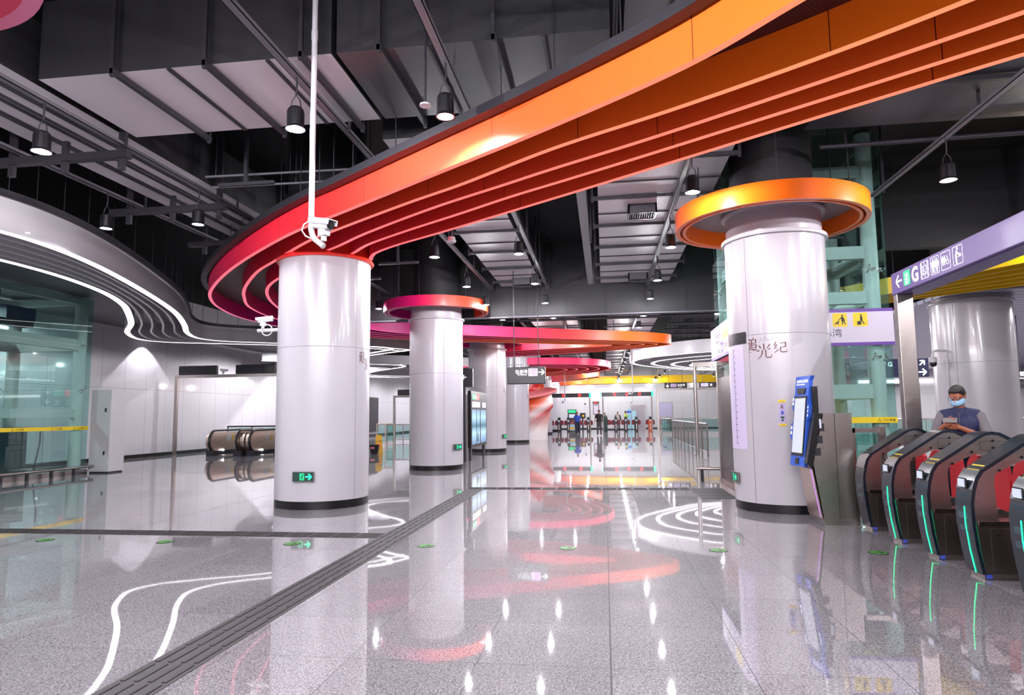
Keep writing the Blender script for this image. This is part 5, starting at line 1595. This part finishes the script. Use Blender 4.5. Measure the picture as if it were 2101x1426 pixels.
    if lit:
        strip_along(f[0:4][:1] + [(.022, .24), (.0, .47), (.0, .62)], .036, .1, .109, 0).build('green_light', 'greenl', t)
        G().box((-.028, .07, .78), (-.018, .2, .87)).move(Matrix.Translation((.005, 0, 0))).build('screen_bezel', 'black', head)
        g = G().box((-.034, .085, .79), (-.024, .185, .86)); g.build('screen', 'screen', head)
        g = G()
        g.add([(.06, .03, .932), (.06, W - .03, .932), (.13, W - .03, .985), (.13, .03, .985)], [(0, 1, 2, 3)])
        g.build('yellow_label', 'yelb', t)
    for s, on in zip((1, -1), paddles):
        if on:
            y0 = W - .01 if s > 0 else .01
            prof = [(0, .52), (.2, .5), (.255, .54), (.275, .62), (.262, .8), (.225, .93), (.15, 1.0), (.06, 1.02), (0, 1.0)]
            G().prism([(y0 + s * a, b) for a, b in prof], 'X', .6, .64).build('paddle', 'red', t, bevel=.012)
    return t
GY = [8.99, 8.16, 7.31, 6.50, 5.67, 4.85]
GL = ['ticket gate next to the kiosk, without a lit strip', 'ticket gate with green strip, second from the kiosk', 'ticket gate with green strip, third from the kiosk', 'ticket gate with green strip, fourth from the kiosk', 'ticket gate cut by the right edge of the view', 'ticket gate beyond the right edge']
src = None
for k, (y, l) in enumerate(zip(GY, GL)):
    if k == 5:
        continue
    if k == 0:
        o = make_gate(l, False, (False, True))
    elif src is None:
        o = src = make_gate(l)
    else:
        o = copy_tree(src); o['label'] = l
    o.location = (3.21, y, 0)

# self-service kiosk
t = thing('ticket_kiosk', 'steel self-service kiosk with a leaning blue-framed screen by the right column', 'kiosk', (2.72, 9.4, 0))
side = [(.1, .06), (.5, .06), (.5, 1.46), (.17, 1.46), (.0, .78)]
G().prism([(.1, .06), (.51, .06), (.51, 1.455), (.16, 1.455), (.0, .80)], 'Y', 0, .62).build('cabinet', 'steel', t)
G().prism([(.1, 0), (.53, 0), (.53, .07), (.09, .07)], 'Y', -.015, .635).build('plinth', 'steel', t)
G().box((.29, -.004, .07), (.297, 0, 1.45)).build('door_joint', 'dark', t)
G().prism([(.085, .08), (-.01, .72), (-.024, .72), (.07, .08)], 'Y', .02, .6).build('front_panel', 'steelw', t)
G().prism([(.062, .1), (-.034, .72), (-.042, .72), (.054, .1)], 'Y', .0, .02).build('light_line', 'lilac', t)
G().prism([(.0, .78), (.14, 1.44), (.05, 1.46), (-.08, .8), (-.02, .72)], 'Y', .0, .62).build('device_bay', 'black', t)
for k in range(3):
    G().box((.03 + .035 * k, -.006, .9 + .16 * k), (.10 + .03 * k, 0, 1.0 + .16 * k)).build('slot', 'dark', t)
G().box((.1, -.008, 1.26), (.125, 0, 1.38)).build('indicator', 'screen', t)
G().box((.07, .12, 1.42), (.14, .5, 1.82)).build('rear_screen', 'black', t)
# leaning screen panel, turned toward the hall
sc = bpy.data.objects.new('screen_panel', None)
base = Matrix.Translation((-.12, .34, .74)) @ Matrix.Rotation(radians(-80), 4, 'Z') @ Matrix.Rotation(radians(-7), 4, 'X')
def panel(g, name, m):
    g.move(base); return g.build(name, m, t)
outl = [(-.2, 0), (.2, 0), (.22, .04), (.22, .1), (.2, .13), (.2, .62), (.23, .66), (.23, .82), (.2, .88), (.2, 1.18), (.24, 1.24), (-.2, 1.24), (-.2, .98), (-.25, .94), (-.25, .8), (-.2, .74), (-.2, .6), (-.26, .56), (-.26, .4), (-.2, .34)]
panel(G().prism(outl, 'Y', 0, .05), 'blue_frame', 'blue')
panel(G().box((-.17, -.012, .14), (.17, 0, .96)), 'screen_bezel', 'black')
panel(G().box((-.15, -.016, .18), (.15, -.012, .93)), 'screen', 'screen')
panel(G().prism([(-.12, 1.07), (.12, 1.07), (.1, .99), (-.1, .99)], 'Y', -.012, 0), 'camera_window', 'black')
panel(G().box((-.05, -.01, .03), (.05, 0, .11)), 'scanner', 'black')
for body, x, z, s, bo in (('自助票务处理机', -.165, 1.15, .048, .001), ('Self-service Machine', -.16, 1.115, .03, .0003)):
    g = text_geo(body, s, 'LEFT', bo); g.v = [(a + x, -.003, c + z) for a, b, c in g.v]; panel(g, 'lettering', 'glyph')
for z in (.43, .5, .84, .9):
    panel(G().box((-.245, -.003, z), (-.215, -.001, z + .04)), 'side_mark', 'glyph')
for z in (.68, .74, .79):
    panel(G().box((.205, -.003, z), (.22, -.001, z + .03)), 'side_mark', 'glyph')
bpy.data.objects.remove(sc)
# glass side gate between kiosk and first gate
t = thing('glass_gate', 'framed glass side gate between the kiosk and the first ticket gate', 'glass gate', (3.28, 9.62, 0))
G().box((0, 0, 0), (.06, .06, 1.25)).build('post', 'steel', t)
G().box((.36, -.02, 0), (.44, .06, 1.27)).build('post', 'steel', t)
G().box((.0, 0, 1.19), (.44, .06, 1.25)).build('top_rail', 'steel', t)
G().box((.07, .02, .12), (.35, .032, 1.17)).build('glass_pane', 'glassc', t)
G().box((.06, .0, .4), (.36, .05, .44)).build('mid_rail', 'steel', t)
G().cyl((.4, -.05, .85), (.4, -.05, 1.0), .012, 8).build('pull_handle', 'chrome', t)

# railings of the right hall and the middle hall
glass_rail('steel railing with many bars along the middle of the hall before the right lift', (3.42, 23.4), (3.55, 36.5), 1.1, pane=None, m='steeld', n=10, bars=30)
glass_rail('far glass railing with steel top running to the far right portal', (3.9, 47.5), (10.5, 47.5), 1.1, m='steel')
glass_rail('glass railing closing off the far hall on the right', (4.3, 55.5), (4.6, 47.6), 1.1, m='steel')
glass_rail('steel railing across the right hall behind the man', (9.0, 29.0), (19.0, 29.6), 1.12, m='steel', n=10, bars=40)
t = thing('portal_frame', 'tall steel portal post with beam at the near end of the railing', 'portal frame', (3.24, 24.6, 0))
G().cyl((0, 0, 0), (0, 0, 3.15), .07, 16).build('post', 'steel', t)
G().box((-.07, -.07, 3.12), (4.2, .07, 3.28)).build('beam', 'steel', t)
G().cyl((4.1, 0, 0), (4.1, 0, 3.15), .07, 16).build('post', 'steel', t)
t = portal('steel portal frame under the far dark sign on the right', 3.55, 9.3, 46.7, 3.05, w=.14)
t = thing('white_box', 'low white box by the foot of the near railing', 'box', (3.75, 21.9, 0))
G().box((0, 0, .03), (1.0, .4, .85)).build('case', 'whitep', t, bevel=.01)
G().box((.0, 0, 0), (1.0, .4, .03)).build('plinth', 'black', t)

# ------------------------------------------------------------------ far ticket gates and the end of the hall
def far_gate(x, label, m='dark', lit='screen', pads=(1, 1)):
    t = thing('ticket_gate', label, 'ticket gate', (x, 58.0, 0), 0, 'far ticket gates')
    G().box((-.13, 0, 0), (.13, 1.6, .62)).build('cabinet', m, t)
    G().prism([(0, .6), (1.6, .6), (1.5, .98), (.12, .98)], 'X', -.12, .12).build('upper_body', m, t)
    G().box((-.12, .1, .98), (.12, .35, 1.22)).build('reader_head', 'black', t)
    G().box((-.07, -.01, .86), (.07, .02, .97)).build('screen', lit, t)
    G().box((-.03, -.012, .15), (.03, 0, .62)).build('light_strip', 'steelw', t)
    for s, on in zip((-1, 1), pads):
        if on:
            G().prism([(s * .13, .54), (s * .33, .54), (s * .385, .6), (s * .385, .82), (s * .33, .95), (s * .13, .97)], 'Y', .55, .6).build('paddle', 'redd', t)
xs = [-4.75, -3.91, -3.11, -2.26, -1.4, .95, 1.78, 2.67, 3.85]
nm = ['first', 'second', 'third', 'fourth', 'fifth', 'sixth', 'seventh', 'eighth', 'last']
for x, n_ in zip(xs, nm):
    far_gate(x, 'dark far ticket gate, %s of the far row counted from the columns' % n_ if n_ != 'last' else 'orange far ticket gate at the railing end of the far row', 'dark' if n_ != 'last' else M.setdefault('orangeg', mat('orange_gate', 'C8501C', .4)) and 'orangeg')
t = thing('staff_gate', 'wide dark green gate post beside the man in the black shirt', 'staff gate', (.03, 58.0, 0))
G().box((-.2, 0, 0), (.2, .5, 1.25)).build('cabinet', 'dgreen', t, bevel=.03)
G().prism([(.2, .54), (.46, .54), (.55, .62), (.55, .84), (.46, .97), (.2, .97)], 'Y', .2, .25).build('paddle', 'redd', t)
def light_beam(label, x0, x1, z, discs, ends):
    t = thing('lane_beam', label, 'lane beam', (x0, 57.3, 0))
    G().box((0, 0, z), (x1 - x0, .16, z + .34)).build('beam', 'black', t)
    for px in ends[0]:
        G().cyl((px - x0, .08, 0), (px - x0, .08, z), .06, 12).build('post', 'steel', t)
    for px in discs:
        flat(t, outline(disc(px - x0, z + .17, .13, 20), .03) + stroke([(px - x0 - .07, z + .17), (px - x0 + .07, z + .17)], .035), 'no_entry_lamp', 'redl', -.006)
    for px, s in ends[1]:
        G().box((px - x0 - .05, -.05, z - .03), (px - x0 + .1 * s, .2, z + .38)).build('green_end_lamp', 'greenl', t)
light_beam('black beam with two red lamps over the far gates, left of the two', -4.6, -1.2, 2.92, (-3.43, -2.07), ((-4.5, -1.22), ((-1.2, 1),)))
light_beam('black beam with three red lamps over the far gates, right of the two', -.2, 4.0, 2.95, (.89, 1.91, 2.96), ((-.12, 3.95), ((-.2, -1), (4.0, 1))))
# things against the end wall
t = thing('ticket_machine', 'black ticket machine with a green head at the end wall', 'ticket machine', (-3.5, 64.6, 0))
G().box((0, 0, 0), (.82, .6, 1.95)).build('case', 'dark', t)
G().box((.06, -.02, 1.62), (.76, 0, 1.9)).build('green_head', 'green', t)
G().box((.12, -.02, 1.15), (.7, 0, 1.5)).build('screen', 'screen', t)
t = thing('display_screen', 'black screen on a stand right of the green-headed machine', 'screen', (-2.35, 64.4, 0))
G().box((0, 0, 1.08), (.55, .1, 1.6)).build('case', 'black', t)
G().box((.2, .02, 0), (.35, .08, 1.08)).build('stand', 'dark', t)
G().box((.25, -.01, 1.25), (.42, 0, 1.42)).build('picture', 'yel', t)
t = thing('counter', 'white service counter at the end wall behind the far gates', 'counter', (.2, 64.2, 0))
G().box((0, 0, .1), (1.84, .9, 1.42)).build('body', 'whitep', t)
G().box((.02, .02, 0), (1.82, .88, .1)).build('plinth', 'black', t)
t = thing('banner_stand', 'pale blue banner at the end wall beside the metal door, taller of two', 'banner', (2.1, 64.6, 0))
G().box((0, 0, .05), (.42, .05, 1.95)).build('sheet', 'banner', t)
G().box((.02, -.01, 1.55), (.4, 0, 1.75)).build('print', 'blue', t)
G().box((-.02, -.12, 0), (.44, .18, .05)).build('foot', 'dark', t)
t = thing('banner_stand', 'pale blue banner at the end wall touching the metal door, shorter of two', 'banner', (2.56, 64.4, 0))
G().box((0, 0, .05), (.4, .05, 1.75)).build('sheet', 'banner', t)
G().box((-.02, -.12, 0), (.42, .18, .05)).build('foot', 'dark', t)
d = struct(G().box((2.6, 67.9, 0), (4.05, 68, 2.4)).box((2.68, 67.86, .05), (3.97, 67.9, 2.32), 1).build('door_1', ['steel', 'door_m']))
t = thing('wall_map', 'large pale map poster on the end wall right of the metal door', 'map', (5.3, 67.93, 1.1))
G().box((0, 0, 0), (1.35, .06, 1.45)).build('frame', 'steel', t)
G().box((.04, -.01, .04), (1.31, 0, 1.41)).build('sheet', 'mapp', t)
t = thing('red_sign', 'small red lit sign on the end wall above the framed notice', 'sign', (-1.15, 67.9, 2.5))
G().box((0, 0, 0), (.62, .09, .24)).build('case', 'ink', t)
lettering(t, '出口', .1, .05, .18, 'redl', -.005, bold=.004)
t = thing('framed_notice', 'dark framed notice on the end wall beside the man in the black shirt', 'notice', (-1.12, 67.93, 1.45))
G().box((0, 0, 0), (.58, .06, .95)).build('frame', 'dark', t)
G().box((.05, -.01, .05), (.53, 0, .9)).build('sheet', 'signw', t)
for (x, y, z0, z1, l) in ((1.26, 30, 2.42, 4.95, 'long thin white pole with a dome camera hanging in the middle of the hall'), (-2.6, 45, 2.4, 4.9, 'thin white pole with a small camera hanging before the far gates'), (2.5, 60, 2.55, 5.0, 'farthest thin white camera pole above the far gates')):
    t = thing('camera_pole', l, 'camera pole', (x, y, 0))
    G().cyl((0, 0, z0), (0, 0, top_at(x, y) if y < 50 else 6.62), .028, 10).build('tube', 'whitep', t)
    G().tube([(0, 0, z0), (-.04, 0, z0 - .06), (-.12, 0, z0 - .05)], .025, 8).build('hook', 'whitep', t)
    G().ball((-.15, 0, z0 - .08), .07, 12).build('dome', 'whitep', t)
    G().ball((-.15, -.02, z0 - .11), .05, 10).build('lens', 'black', t)
t = thing('wall_camera', 'small dome camera on the end wall', 'security camera', (-1.9, 67.9, 2.5))
G().tube([(0, .1, .1), (0, -.2, .1), (0, -.25, .05)], .03, 8).build('arm', 'whitep', t)
G().ball((0, -.25, 0), .08, 10).build('dome', 'black', t)

# swirled flower column
t = thing('flower_column', 'swirled red, orange and white flower-shaped column behind the hanging dark sign', 'column', (-4.55, 40.5, 0))
m = mat('petal_swirl', 'F0A090', .3, coat=.4)
nt = m.node_tree
uv = N(nt, 'ShaderNodeUVMap'); sep = N(nt, 'ShaderNodeSeparateXYZ'); nt.links.new(uv.outputs[0], sep.inputs[0])
c1_ = ramp_n(nt, math_n(nt, 'FRACT', sep.outputs['X']), [(0, 'F2DEDC'), (.12, 'F4A6A0'), (.2, 'D82A34'), (.38, 'CC2E2A'), (.5, 'D8602E'), (.62, 'C8481E'), (.78, 'F0806A'), (.9, 'F6D2CC'), (1, 'F2DEDC')])
low = math_n(nt, 'LESS_THAN', sep.outputs['Y'], 0.0)
mr = N(nt, 'ShaderNodeMapRange'); mr.inputs['From Min'].default_value = .12; mr.inputs['From Max'].default_value = .5
nt.links.new(sep.outputs['Y'], mr.inputs['Value'])
nt.links.new(mix_col(nt, mr.outputs['Result'], 'E6DEDE', c1_), nt.nodes['Principled BSDF'].inputs['Base Color'])
g = G()
NT, NZ = 96, 40
def fr(z):
    P = [(0, 1.12), (.8, 1.12), (1.5, 1.3), (2.0, 1.5), (2.5, 1.38), (3.0, 1.0), (3.6, .8)]
    for (a, ra), (b, rb) in zip(P, P[1:]):
        if z <= b:
            f_ = (z - a) / (b - a); f_ = f_ * f_ * (3 - 2 * f_)
            return ra + (rb - ra) * f_
    return P[-1][1]
vs, uvs = [], []
for j in range(NZ + 1):
    z = 3.6 * j / NZ
    for i in range(NT + 1):
        a = 2 * pi * i / NT
        ph = 3 * (a - 1.05 * z) / (2 * pi) + 1.35
        fold = 1 + .13 * min(1, z / 1.2) * (abs(((ph % 1) - .5) * 2) ** .6 - .5)
        r = fr(z) * fold
        vs.append((r * cos(a), r * sin(a), z)); uvs.append((ph + .0, z / 3.6))
g.add(vs, [(j * (NT + 1) + i, j * (NT + 1) + i + 1, (j + 1) * (NT + 1) + i + 1, (j + 1) * (NT + 1) + i) for j in range(NZ) for i in range(NT)], 0, True, uvs)
g.build('swirled_body', m, t)
g = G()
vs = []
for j in range(9):
    q = j / 8
    for i in range(48):
        a = 2 * pi * i / 48
        r = .3 + 1.45 * q
        vs.append((r * cos(a) * (1 + .06 * sin(2 * a)), r * sin(a), 3.1 - .30 * q * q + .34 * q * sin(a + .5)))
g.add(vs, [(j * 48 + i, j * 48 + (i + 1) % 48, (j + 1) * 48 + (i + 1) % 48, (j + 1) * 48 + i) for j in range(8) for i in range(48)], 0, True)
pe = g.build('upper_petal', 'petal', t)
so = pe.modifiers.new('thick', 'SOLIDIFY'); so.thickness = .14
G().cyl((0, 0, 3.3), (0, 0, 6.6), .76, 40).build('core', 'white', t)

# ------------------------------------------------------------------ people
def cap(g, p, q, r0, r1, n=12):
    """tapered round-ended limb"""
    p, q = Vector(p), Vector(q)
    d = (q - p)
    if d.length < 1e-5:
        g.ball(p, r0, n); return
    u = d.normalized(); a = u.orthogonal().normalized(); b = u.cross(a)
    rings = []
    for k in range(4):
        t_ = -pi / 2 + pi / 2 * k / 3.0
        rings.append((p + u * r0 * sin(t_), max(.0008, r0 * cos(t_))))
    for k in range(4):
        t_ = pi / 2 * k / 3.0
        rings.append((q + u * r1 * sin(t_), max(.0008, r1 * cos(t_))))
    vs = [c + (a * cos(2 * pi * i / n) + b * sin(2 * pi * i / n)) * r for c, r in rings for i in range(n)]
    k = len(rings)
    g.add(vs, [(j * n + i, j * n + (i + 1) % n, (j + 1) * n + (i + 1) % n, (j + 1) * n + i) for j in range(k - 1) for i in range(n)] + [tuple(range(n - 1, -1, -1)), tuple(range((k - 1) * n, k * n))], 0, True)

def fuse(g, name, m, parent, vox, it=4):
    o = g.build(name, m, parent)
    r = o.modifiers.new('fuse', 'REMESH'); r.mode = 'VOXEL'; r.voxel_size = vox; r.use_smooth_shade = True
    s = o.modifiers.new('soft', 'SMOOTH'); s.iterations = it; s.factor = .5
    return o

def hand(g, w, fdir, palm_n, side, s, curl=.9):
    """palm and five fingers: w wrist, fdir finger direction, palm_n palm normal, side thumb side"""
    w, f, n_, sd = Vector(w), Vector(fdir).normalized(), Vector(palm_n).normalized(), Vector(side).normalized()
    for k in (-1, 0, 1):
        cap(g, w + f * .015 * s + sd * .02 * k * s, w + f * .085 * s + sd * .026 * k * s, .015 * s, .0135 * s, 8)
    for k, L in enumerate((.068, .078, .072, .056)):
        b = w + f * .09 * s + sd * (.03 - .02 * k) * s
        d1 = (f + n_ * curl * .45).normalized(); d2 = (f + n_ * curl * 1.4).normalized(); d3 = (f * .5 + n_ * curl * 1.7).normalized()
        p1 = b + d1 * L * .45 * s; p2 = p1 + d2 * L * .32 * s; p3 = p2 + d3 * L * .26 * s
        cap(g, b, p1, .0095 * s, .009 * s, 8); cap(g, p1, p2, .009 * s, .008 * s, 8); cap(g, p2, p3, .008 * s, .007 * s, 8)
    b = w + f * .025 * s + sd * .03 * s
    p1 = b + (f * .6 + sd * .8 + n_ * .3) * .045 * s; p2 = p1 + (f * 1.0 + sd * .15 + n_ * .5).normalized() * .035 * s
    cap(g, b, p1, .013 * s, .0105 * s, 8); cap(g, p1, p2, .0105 * s, .0085 * s, 8)

def person(label, loc, rz, h, arms, legs, top, bottom, skin='skin', shoes='shoeb', vox=.016, head_tilt=0.0, head_turn=0.0, sleeve='short', extras=None, top_name='shirt', fine=False):
    """arms: ((elbow, wrist), (elbow, wrist)) right then left, legs: ((knee, ankle), (knee, ankle)); metres for a 1.75 m figure facing -Y"""
    t = thing('person', label, 'person', loc, rz)
    t.scale = (h / 1.75,) * 3
    body = G()
    HM = Matrix.Translation((0, -.005, 1.53)) @ Matrix.Rotation(head_turn, 4, 'Z') @ Matrix.Rotation(head_tilt, 4, 'X')
    hd = G()
    hd.ball((0, .01, .125), (.076, .096, .1), 20)
    hd.ball((0, -.018, .07), (.06, .07, .075), 16)
    hd.ball((0, -.05, .03), (.036, .035, .03), 12)
    cap(hd, (0, -.086, .105), (0, -.108, .075), .009, .014, 8)
    hd.ball((0, -.084, .047), (.024, .012, .007), 10); hd.ball((0, -.084, .037), (.02, .012, .007), 10)
    for s in (-1, 1):
        hd.ball((s * .077, .012, .095), (.012, .022, .033), 10)
        hd.ball((s * .03, -.078, .128), (.024, .014, .008), 8)
    hd.move(HM)
    body.add(hd.v, hd.f, 0, True)
    cap(body, (0, .012, 1.42), (0, .0, 1.56), .06, .052)
    cap(body, (-.1, 0, 1.3), (.1, 0, 1.3), .1, .1); cap(body, (-.09, 0, .97), (.09, 0, .97), .1, .1); cap(body, (0, 0, 1.0), (0, 0, 1.3), .12, .13)
    for s in (-1, 1):
        cap(body, (s * .05, .01, 1.43), (s * .175, .01, 1.41), .06, .055)
    for (el, wr), s in zip(arms, (-1, 1)):
        sh = (s * .185, .01, 1.41)
        cap(body, sh, el, .05, .04); cap(body, el, wr, .04, .027)
        f = (Vector(wr) - Vector(el)).normalized()
        if fine:
            hand(body, wr, fine[0 if s < 0 else 1][0], fine[0 if s < 0 else 1][1], fine[0 if s < 0 else 1][2], 1.0)
        else:
            hand(body, wr, f, (-s * 1.0, 0, 0) if abs(f.z) > .7 else (0, 0, 1), (0, -1, 0), 1.0, .35)
    for (kn, an), s in zip(legs, (-1, 1)):
        cap(body, (s * .09, 0, .93), kn, .075, .052); cap(body, kn, an, .052, .036)
    bo = fuse(body, 'body', skin, t, .009 if fine else vox * .7)
    # clothing
    g = G()
    cap(g, (-.1, 0, 1.3), (.1, 0, 1.3), .118, .118); cap(g, (-.1, .0, 1.0), (.1, .0, 1.0), .114, .114); cap(g, (-.04, 0, 1.0), (-.04, 0, 1.3), .125, .135); cap(g, (.04, 0, 1.0), (.04, 0, 1.3), .125, .135)
    for s in (-1, 1):
        cap(g, (s * .045, .01, 1.43), (s * .17, .01, 1.405), .066, .066)
    cap(g, (0, .015, 1.42), (0, .012, 1.47), .075, .066)
    if sleeve == 'short':
        for (el, wr), s in zip(arms, (-1, 1)):
            sh = Vector((s * .185, .01, 1.4)); e = sh.lerp(Vector(el), .62)
            cap(g, sh, e, .068, .062)
    elif sleeve == 'long':
        for (el, wr), s in zip(arms, (-1, 1)):
            cap(g, (s * .185, .01, 1.4), el, .068, .056); cap(g, el, Vector(el).lerp(Vector(wr), .85), .056, .042)
    fuse(g, top_name, top, t, vox * .8)
    g = G()
    cap(g, (-.07, 0, .96), (.07, 0, .96), .118, .118)
    for (kn, an), s in zip(legs, (-1, 1)):
        cap(g, (s * .085, 0, .93), kn, .1, .076); cap(g, kn, Vector(an) + Vector((0, 0, .0)), .076, .058)
    fuse(g, 'trousers', bottom, t, vox * .8)
    for (kn, an), s in zip(legs, (-1, 1)):
        a = Vector(an)
        g = G(); cap(g, (a.x, a.y + .03, a.z - .04), (a.x + s * .02, a.y - .15, a.z - .05), .045, .04)
        g.box((a.x - .045, a.y - .19, a.z - .085), (a.x + .055, a.y + .07, a.z - .07))
        fuse(g, 'shoe', shoes, t, .012)
    g = G()
    g.ball((0, .018, .15), (.084, .1, .085), 20); g.ball((0, .05, .11), (.08, .075, .085), 16); g.ball((0, -.035, .185), (.07, .06, .045), 14)
    cut = G()
    for v, in zip(g.v):
        pass
    g.v = [((x, y, z) if not (y < -.055 and z < .165) else (x, -.055, max(z, .165))) for x, y, z in g.v]
    for s in (-1, 1):
        cap(g, (s * .076, .0, .15), (s * .077, -.01, .12), .012, .006, 8)
    g.move(HM)
    fuse(g, 'hair', 'hair', t, .009, 2)
    for s in (-1, 1):
        e = HM @ Vector((s * .03, -.0785, .11))
        G().ball(e, .0105, 10).build('eye', 'whitep', bo)
        G().ball(HM @ Vector((s * .03, -.0855, .106)), .0052, 8).build('iris', 'hair', bo)
    if extras:
        extras(t, HM)
    return t

# man with the phone behind the gates
def man_extras(t, HM):
    g = G()
    vs = []
    for j in range(7):
        z = .015 + .075 * j / 6
        for i in range(13):
            a = radians(-80 + 160 * i / 12)
            r = .082 + .012 * sin(pi * j / 6)
            vs.append((r * sin(a) * .84, -r * cos(a) * 1.16 + .0 - .012 * cos(a), z))
    g.add(vs, [(j * 13 + i, j * 13 + i + 1, (j + 1) * 13 + i + 1, (j + 1) * 13 + i) for j in range(6) for i in range(12)], 0, True)
    for s in (-1, 1):
        g.tube([(s * .07, -.03, .075), (s * .082, .0, .1), (s * .085, .03, .11)], .0015, 5)
        g.tube([(s * .07, -.03, .03), (s * .082, .0, .06), (s * .085, .03, .07)], .0015, 5)
    g.move(HM); o = g.build('face_mask', 'mask', t)
    so = o.modifiers.new('thick', 'SOLIDIFY'); so.thickness = .003
    g = G()
    for s in (-1, 1):
        ring = [(s * .034 + .026 * cos(2 * pi * k / 20), -.112, .112 + .02 * sin(2 * pi * k / 20)) for k in range(21)]
        g.tube(ring, .0018, 6)
        g.tube([(s * .06, -.11, .118), (s * .08, -.05, .117), (s * .083, .02, .11)], .0018, 6)
    g.tube([(-.008, -.112, .115), (.008, -.112, .115)], .0018, 6)
    g.move(HM); g.build('spectacles', 'dark', t)
    # grey sleeves pushed up over blue cuffs
    for (el, wr), s in zip(MAN_ARMS, (-1, 1)):
        sh, e, w = Vector((s * .178, .01, 1.4)), Vector(el), Vector(wr)
        g = G(); cap(g, sh, e, .066, .056); cap(g, e, e.lerp(w, .12), .056, .052)
        fuse(g, 'sleeve', 'sleeve', t, .01)
        g = G(); cap(g, e.lerp(w, .1), e.lerp(w, .3), .057, .05)
        fuse(g, 'cuff', 'cuff', t, .01)
    g = G(); cap(g, (-.06, -.02, .99), (.06, -.02, .99), .125, .125)
    fuse(g, 'waist_pack', 'cuff', t, .014)
    g = G().box((-.003, -.158, 1.02), (.003, -.145, 1.42)); g.build('zip', 'skyl', t)
MAN_ARMS = (((-.27, -.06, 1.15), (-.13, -.27, 1.29)), ((.28, -.08, 1.11), (-.0, -.27, 1.265)))
MX, MY, MRZ = 4.22, 8.7, radians(-30)
man = person('man in navy vest and face mask looking at a phone behind the ticket gates', (MX, MY, 0), MRZ, 1.77, MAN_ARMS,
             (((-.1, -.02, .5), (-.11, .02, .085)), ((.1, -.01, .5), (.11, .04, .085))), 'vest', 'jean', 'skin2', 'shoeb', .013, radians(24), radians(-14), 'none', man_extras, 'vest',
             fine=(((.45, -.75, .25), (.6, .3, .4), (.2, -.2, 1)), ((-.9, -.35, .1), (.1, -.4, .9), (.2, -.4, .9))))
sc_ = 1.77 / 1.75
ph = thing('smartphone', 'phone in a pale case held by the man in the navy vest', 'phone', Matrix.Translation((MX, MY, 0)) @ Matrix.Rotation(MRZ, 4, 'Z') @ Vector((-.075 * sc_, -.375 * sc_, 1.345 * sc_)), MRZ)
ph.rotation_euler = (radians(-38), 0, MRZ)
G().box((-.07, -.006, -.034), (.07, .0, .034)).build('case', 'phonec', ph, bevel=.004)
G().box((-.066, .0, -.03), (.066, .003, .03)).build('screen', 'phone', ph)

st = (((-.1, .0, .5), (-.11, .03, .085)), ((.1, .0, .5), (.11, .03, .085)))
walk = (((-.1, -.1, .52), (-.1, .02, .1)), ((.1, .06, .5), (.1, .22, .12)))
dn = (((-.26, .03, 1.14), (-.3, -.04, .9)), ((.26, .03, 1.14), (.3, -.04, .9)))
person('man in blue shirt and jeans walking in from the far gates', (-2.03, 50.4, 0), radians(4), 1.66, (((-.27, .06, 1.15), (-.33, -.03, .93)), ((.27, .02, 1.15), (.32, -.1, .95))), walk, 'bluet', 'jean', vox=.022)
person('man in black shirt and grey trousers looking at his phone before the far gates', (-.38, 46.6, 0), 0, 1.76, (((-.27, .04, 1.14), (-.3, -.02, .9)), ((.27, .02, 1.14), (.2, -.24, 1.22))), st, 'blackt', 'greyt', shoes='shoe', vox=.022, head_tilt=radians(14), head_turn=radians(10))
t = thing('smartphone', 'phone in the hand of the man in the black shirt', 'phone', (-.19, 46.26, 1.28), 0)
G().box((-.04, -.005, -.07), (.04, .005, .07)).build('case', 'phone', t, bevel=.003)
t = thing('shopping_bag', 'blue and white bag hanging from the hand of the man in the blue shirt', 'bag', (-2.4, 50.3, 0))
g = G().prism([(-.2, .3), (.2, .3), (.17, .74), (-.17, .74)], 'Y', -.07, .07); g.build('sack', 'banner', t)
flat(t, [rect(-.17, .36, .17, .52)], 'print', 'wsign', -.073)
g = G().tube([(-.1, 0, .74), (-.06, 0, .84), (0, 0, .88), (.06, 0, .84), (.1, 0, .74)], .008, 6); g.build('handles', 'whitep', t)
person('gate attendant in pale vest and dark jacket behind the far gates', (1.17, 61, 0), 0, 1.66, dn, st, 'blackt', 'jean', vox=.024, sleeve='long', extras=lambda t, HM: fuse((lambda g: (cap(g, (-.05, -.03, 1.05), (-.05, -.03, 1.32), .125, .13), cap(g, (.05, -.03, 1.05), (.05, -.03, 1.32), .125, .13), g)[2])(G()), 'vest', 'beigev', t, .02))
person('gate attendant in yellow-green vest seen side-on beside the blue banners', (1.9, 61.4, 0), radians(70), 1.72, dn, st, 'hivis', 'jean', vox=.024)
person('person in dark clothes half hidden behind the man in the black shirt', (.02, 60.5, 0), radians(30), 1.6, dn, st, 'dgreen', 'jean', vox=.024, sleeve='long')
person('person in beige hoodie seen from behind beyond the railing in the right hall', (16.9, 32.0, 0), radians(170), 1.72, dn, st, 'hood', 'jean', vox=.022, sleeve='long', extras=lambda t, HM: fuse((lambda g: (cap(g, (-.06, .09, 1.42), (.06, .09, 1.42), .07, .07), g)[1])(G()), 'hood', 'hood', t, .016))
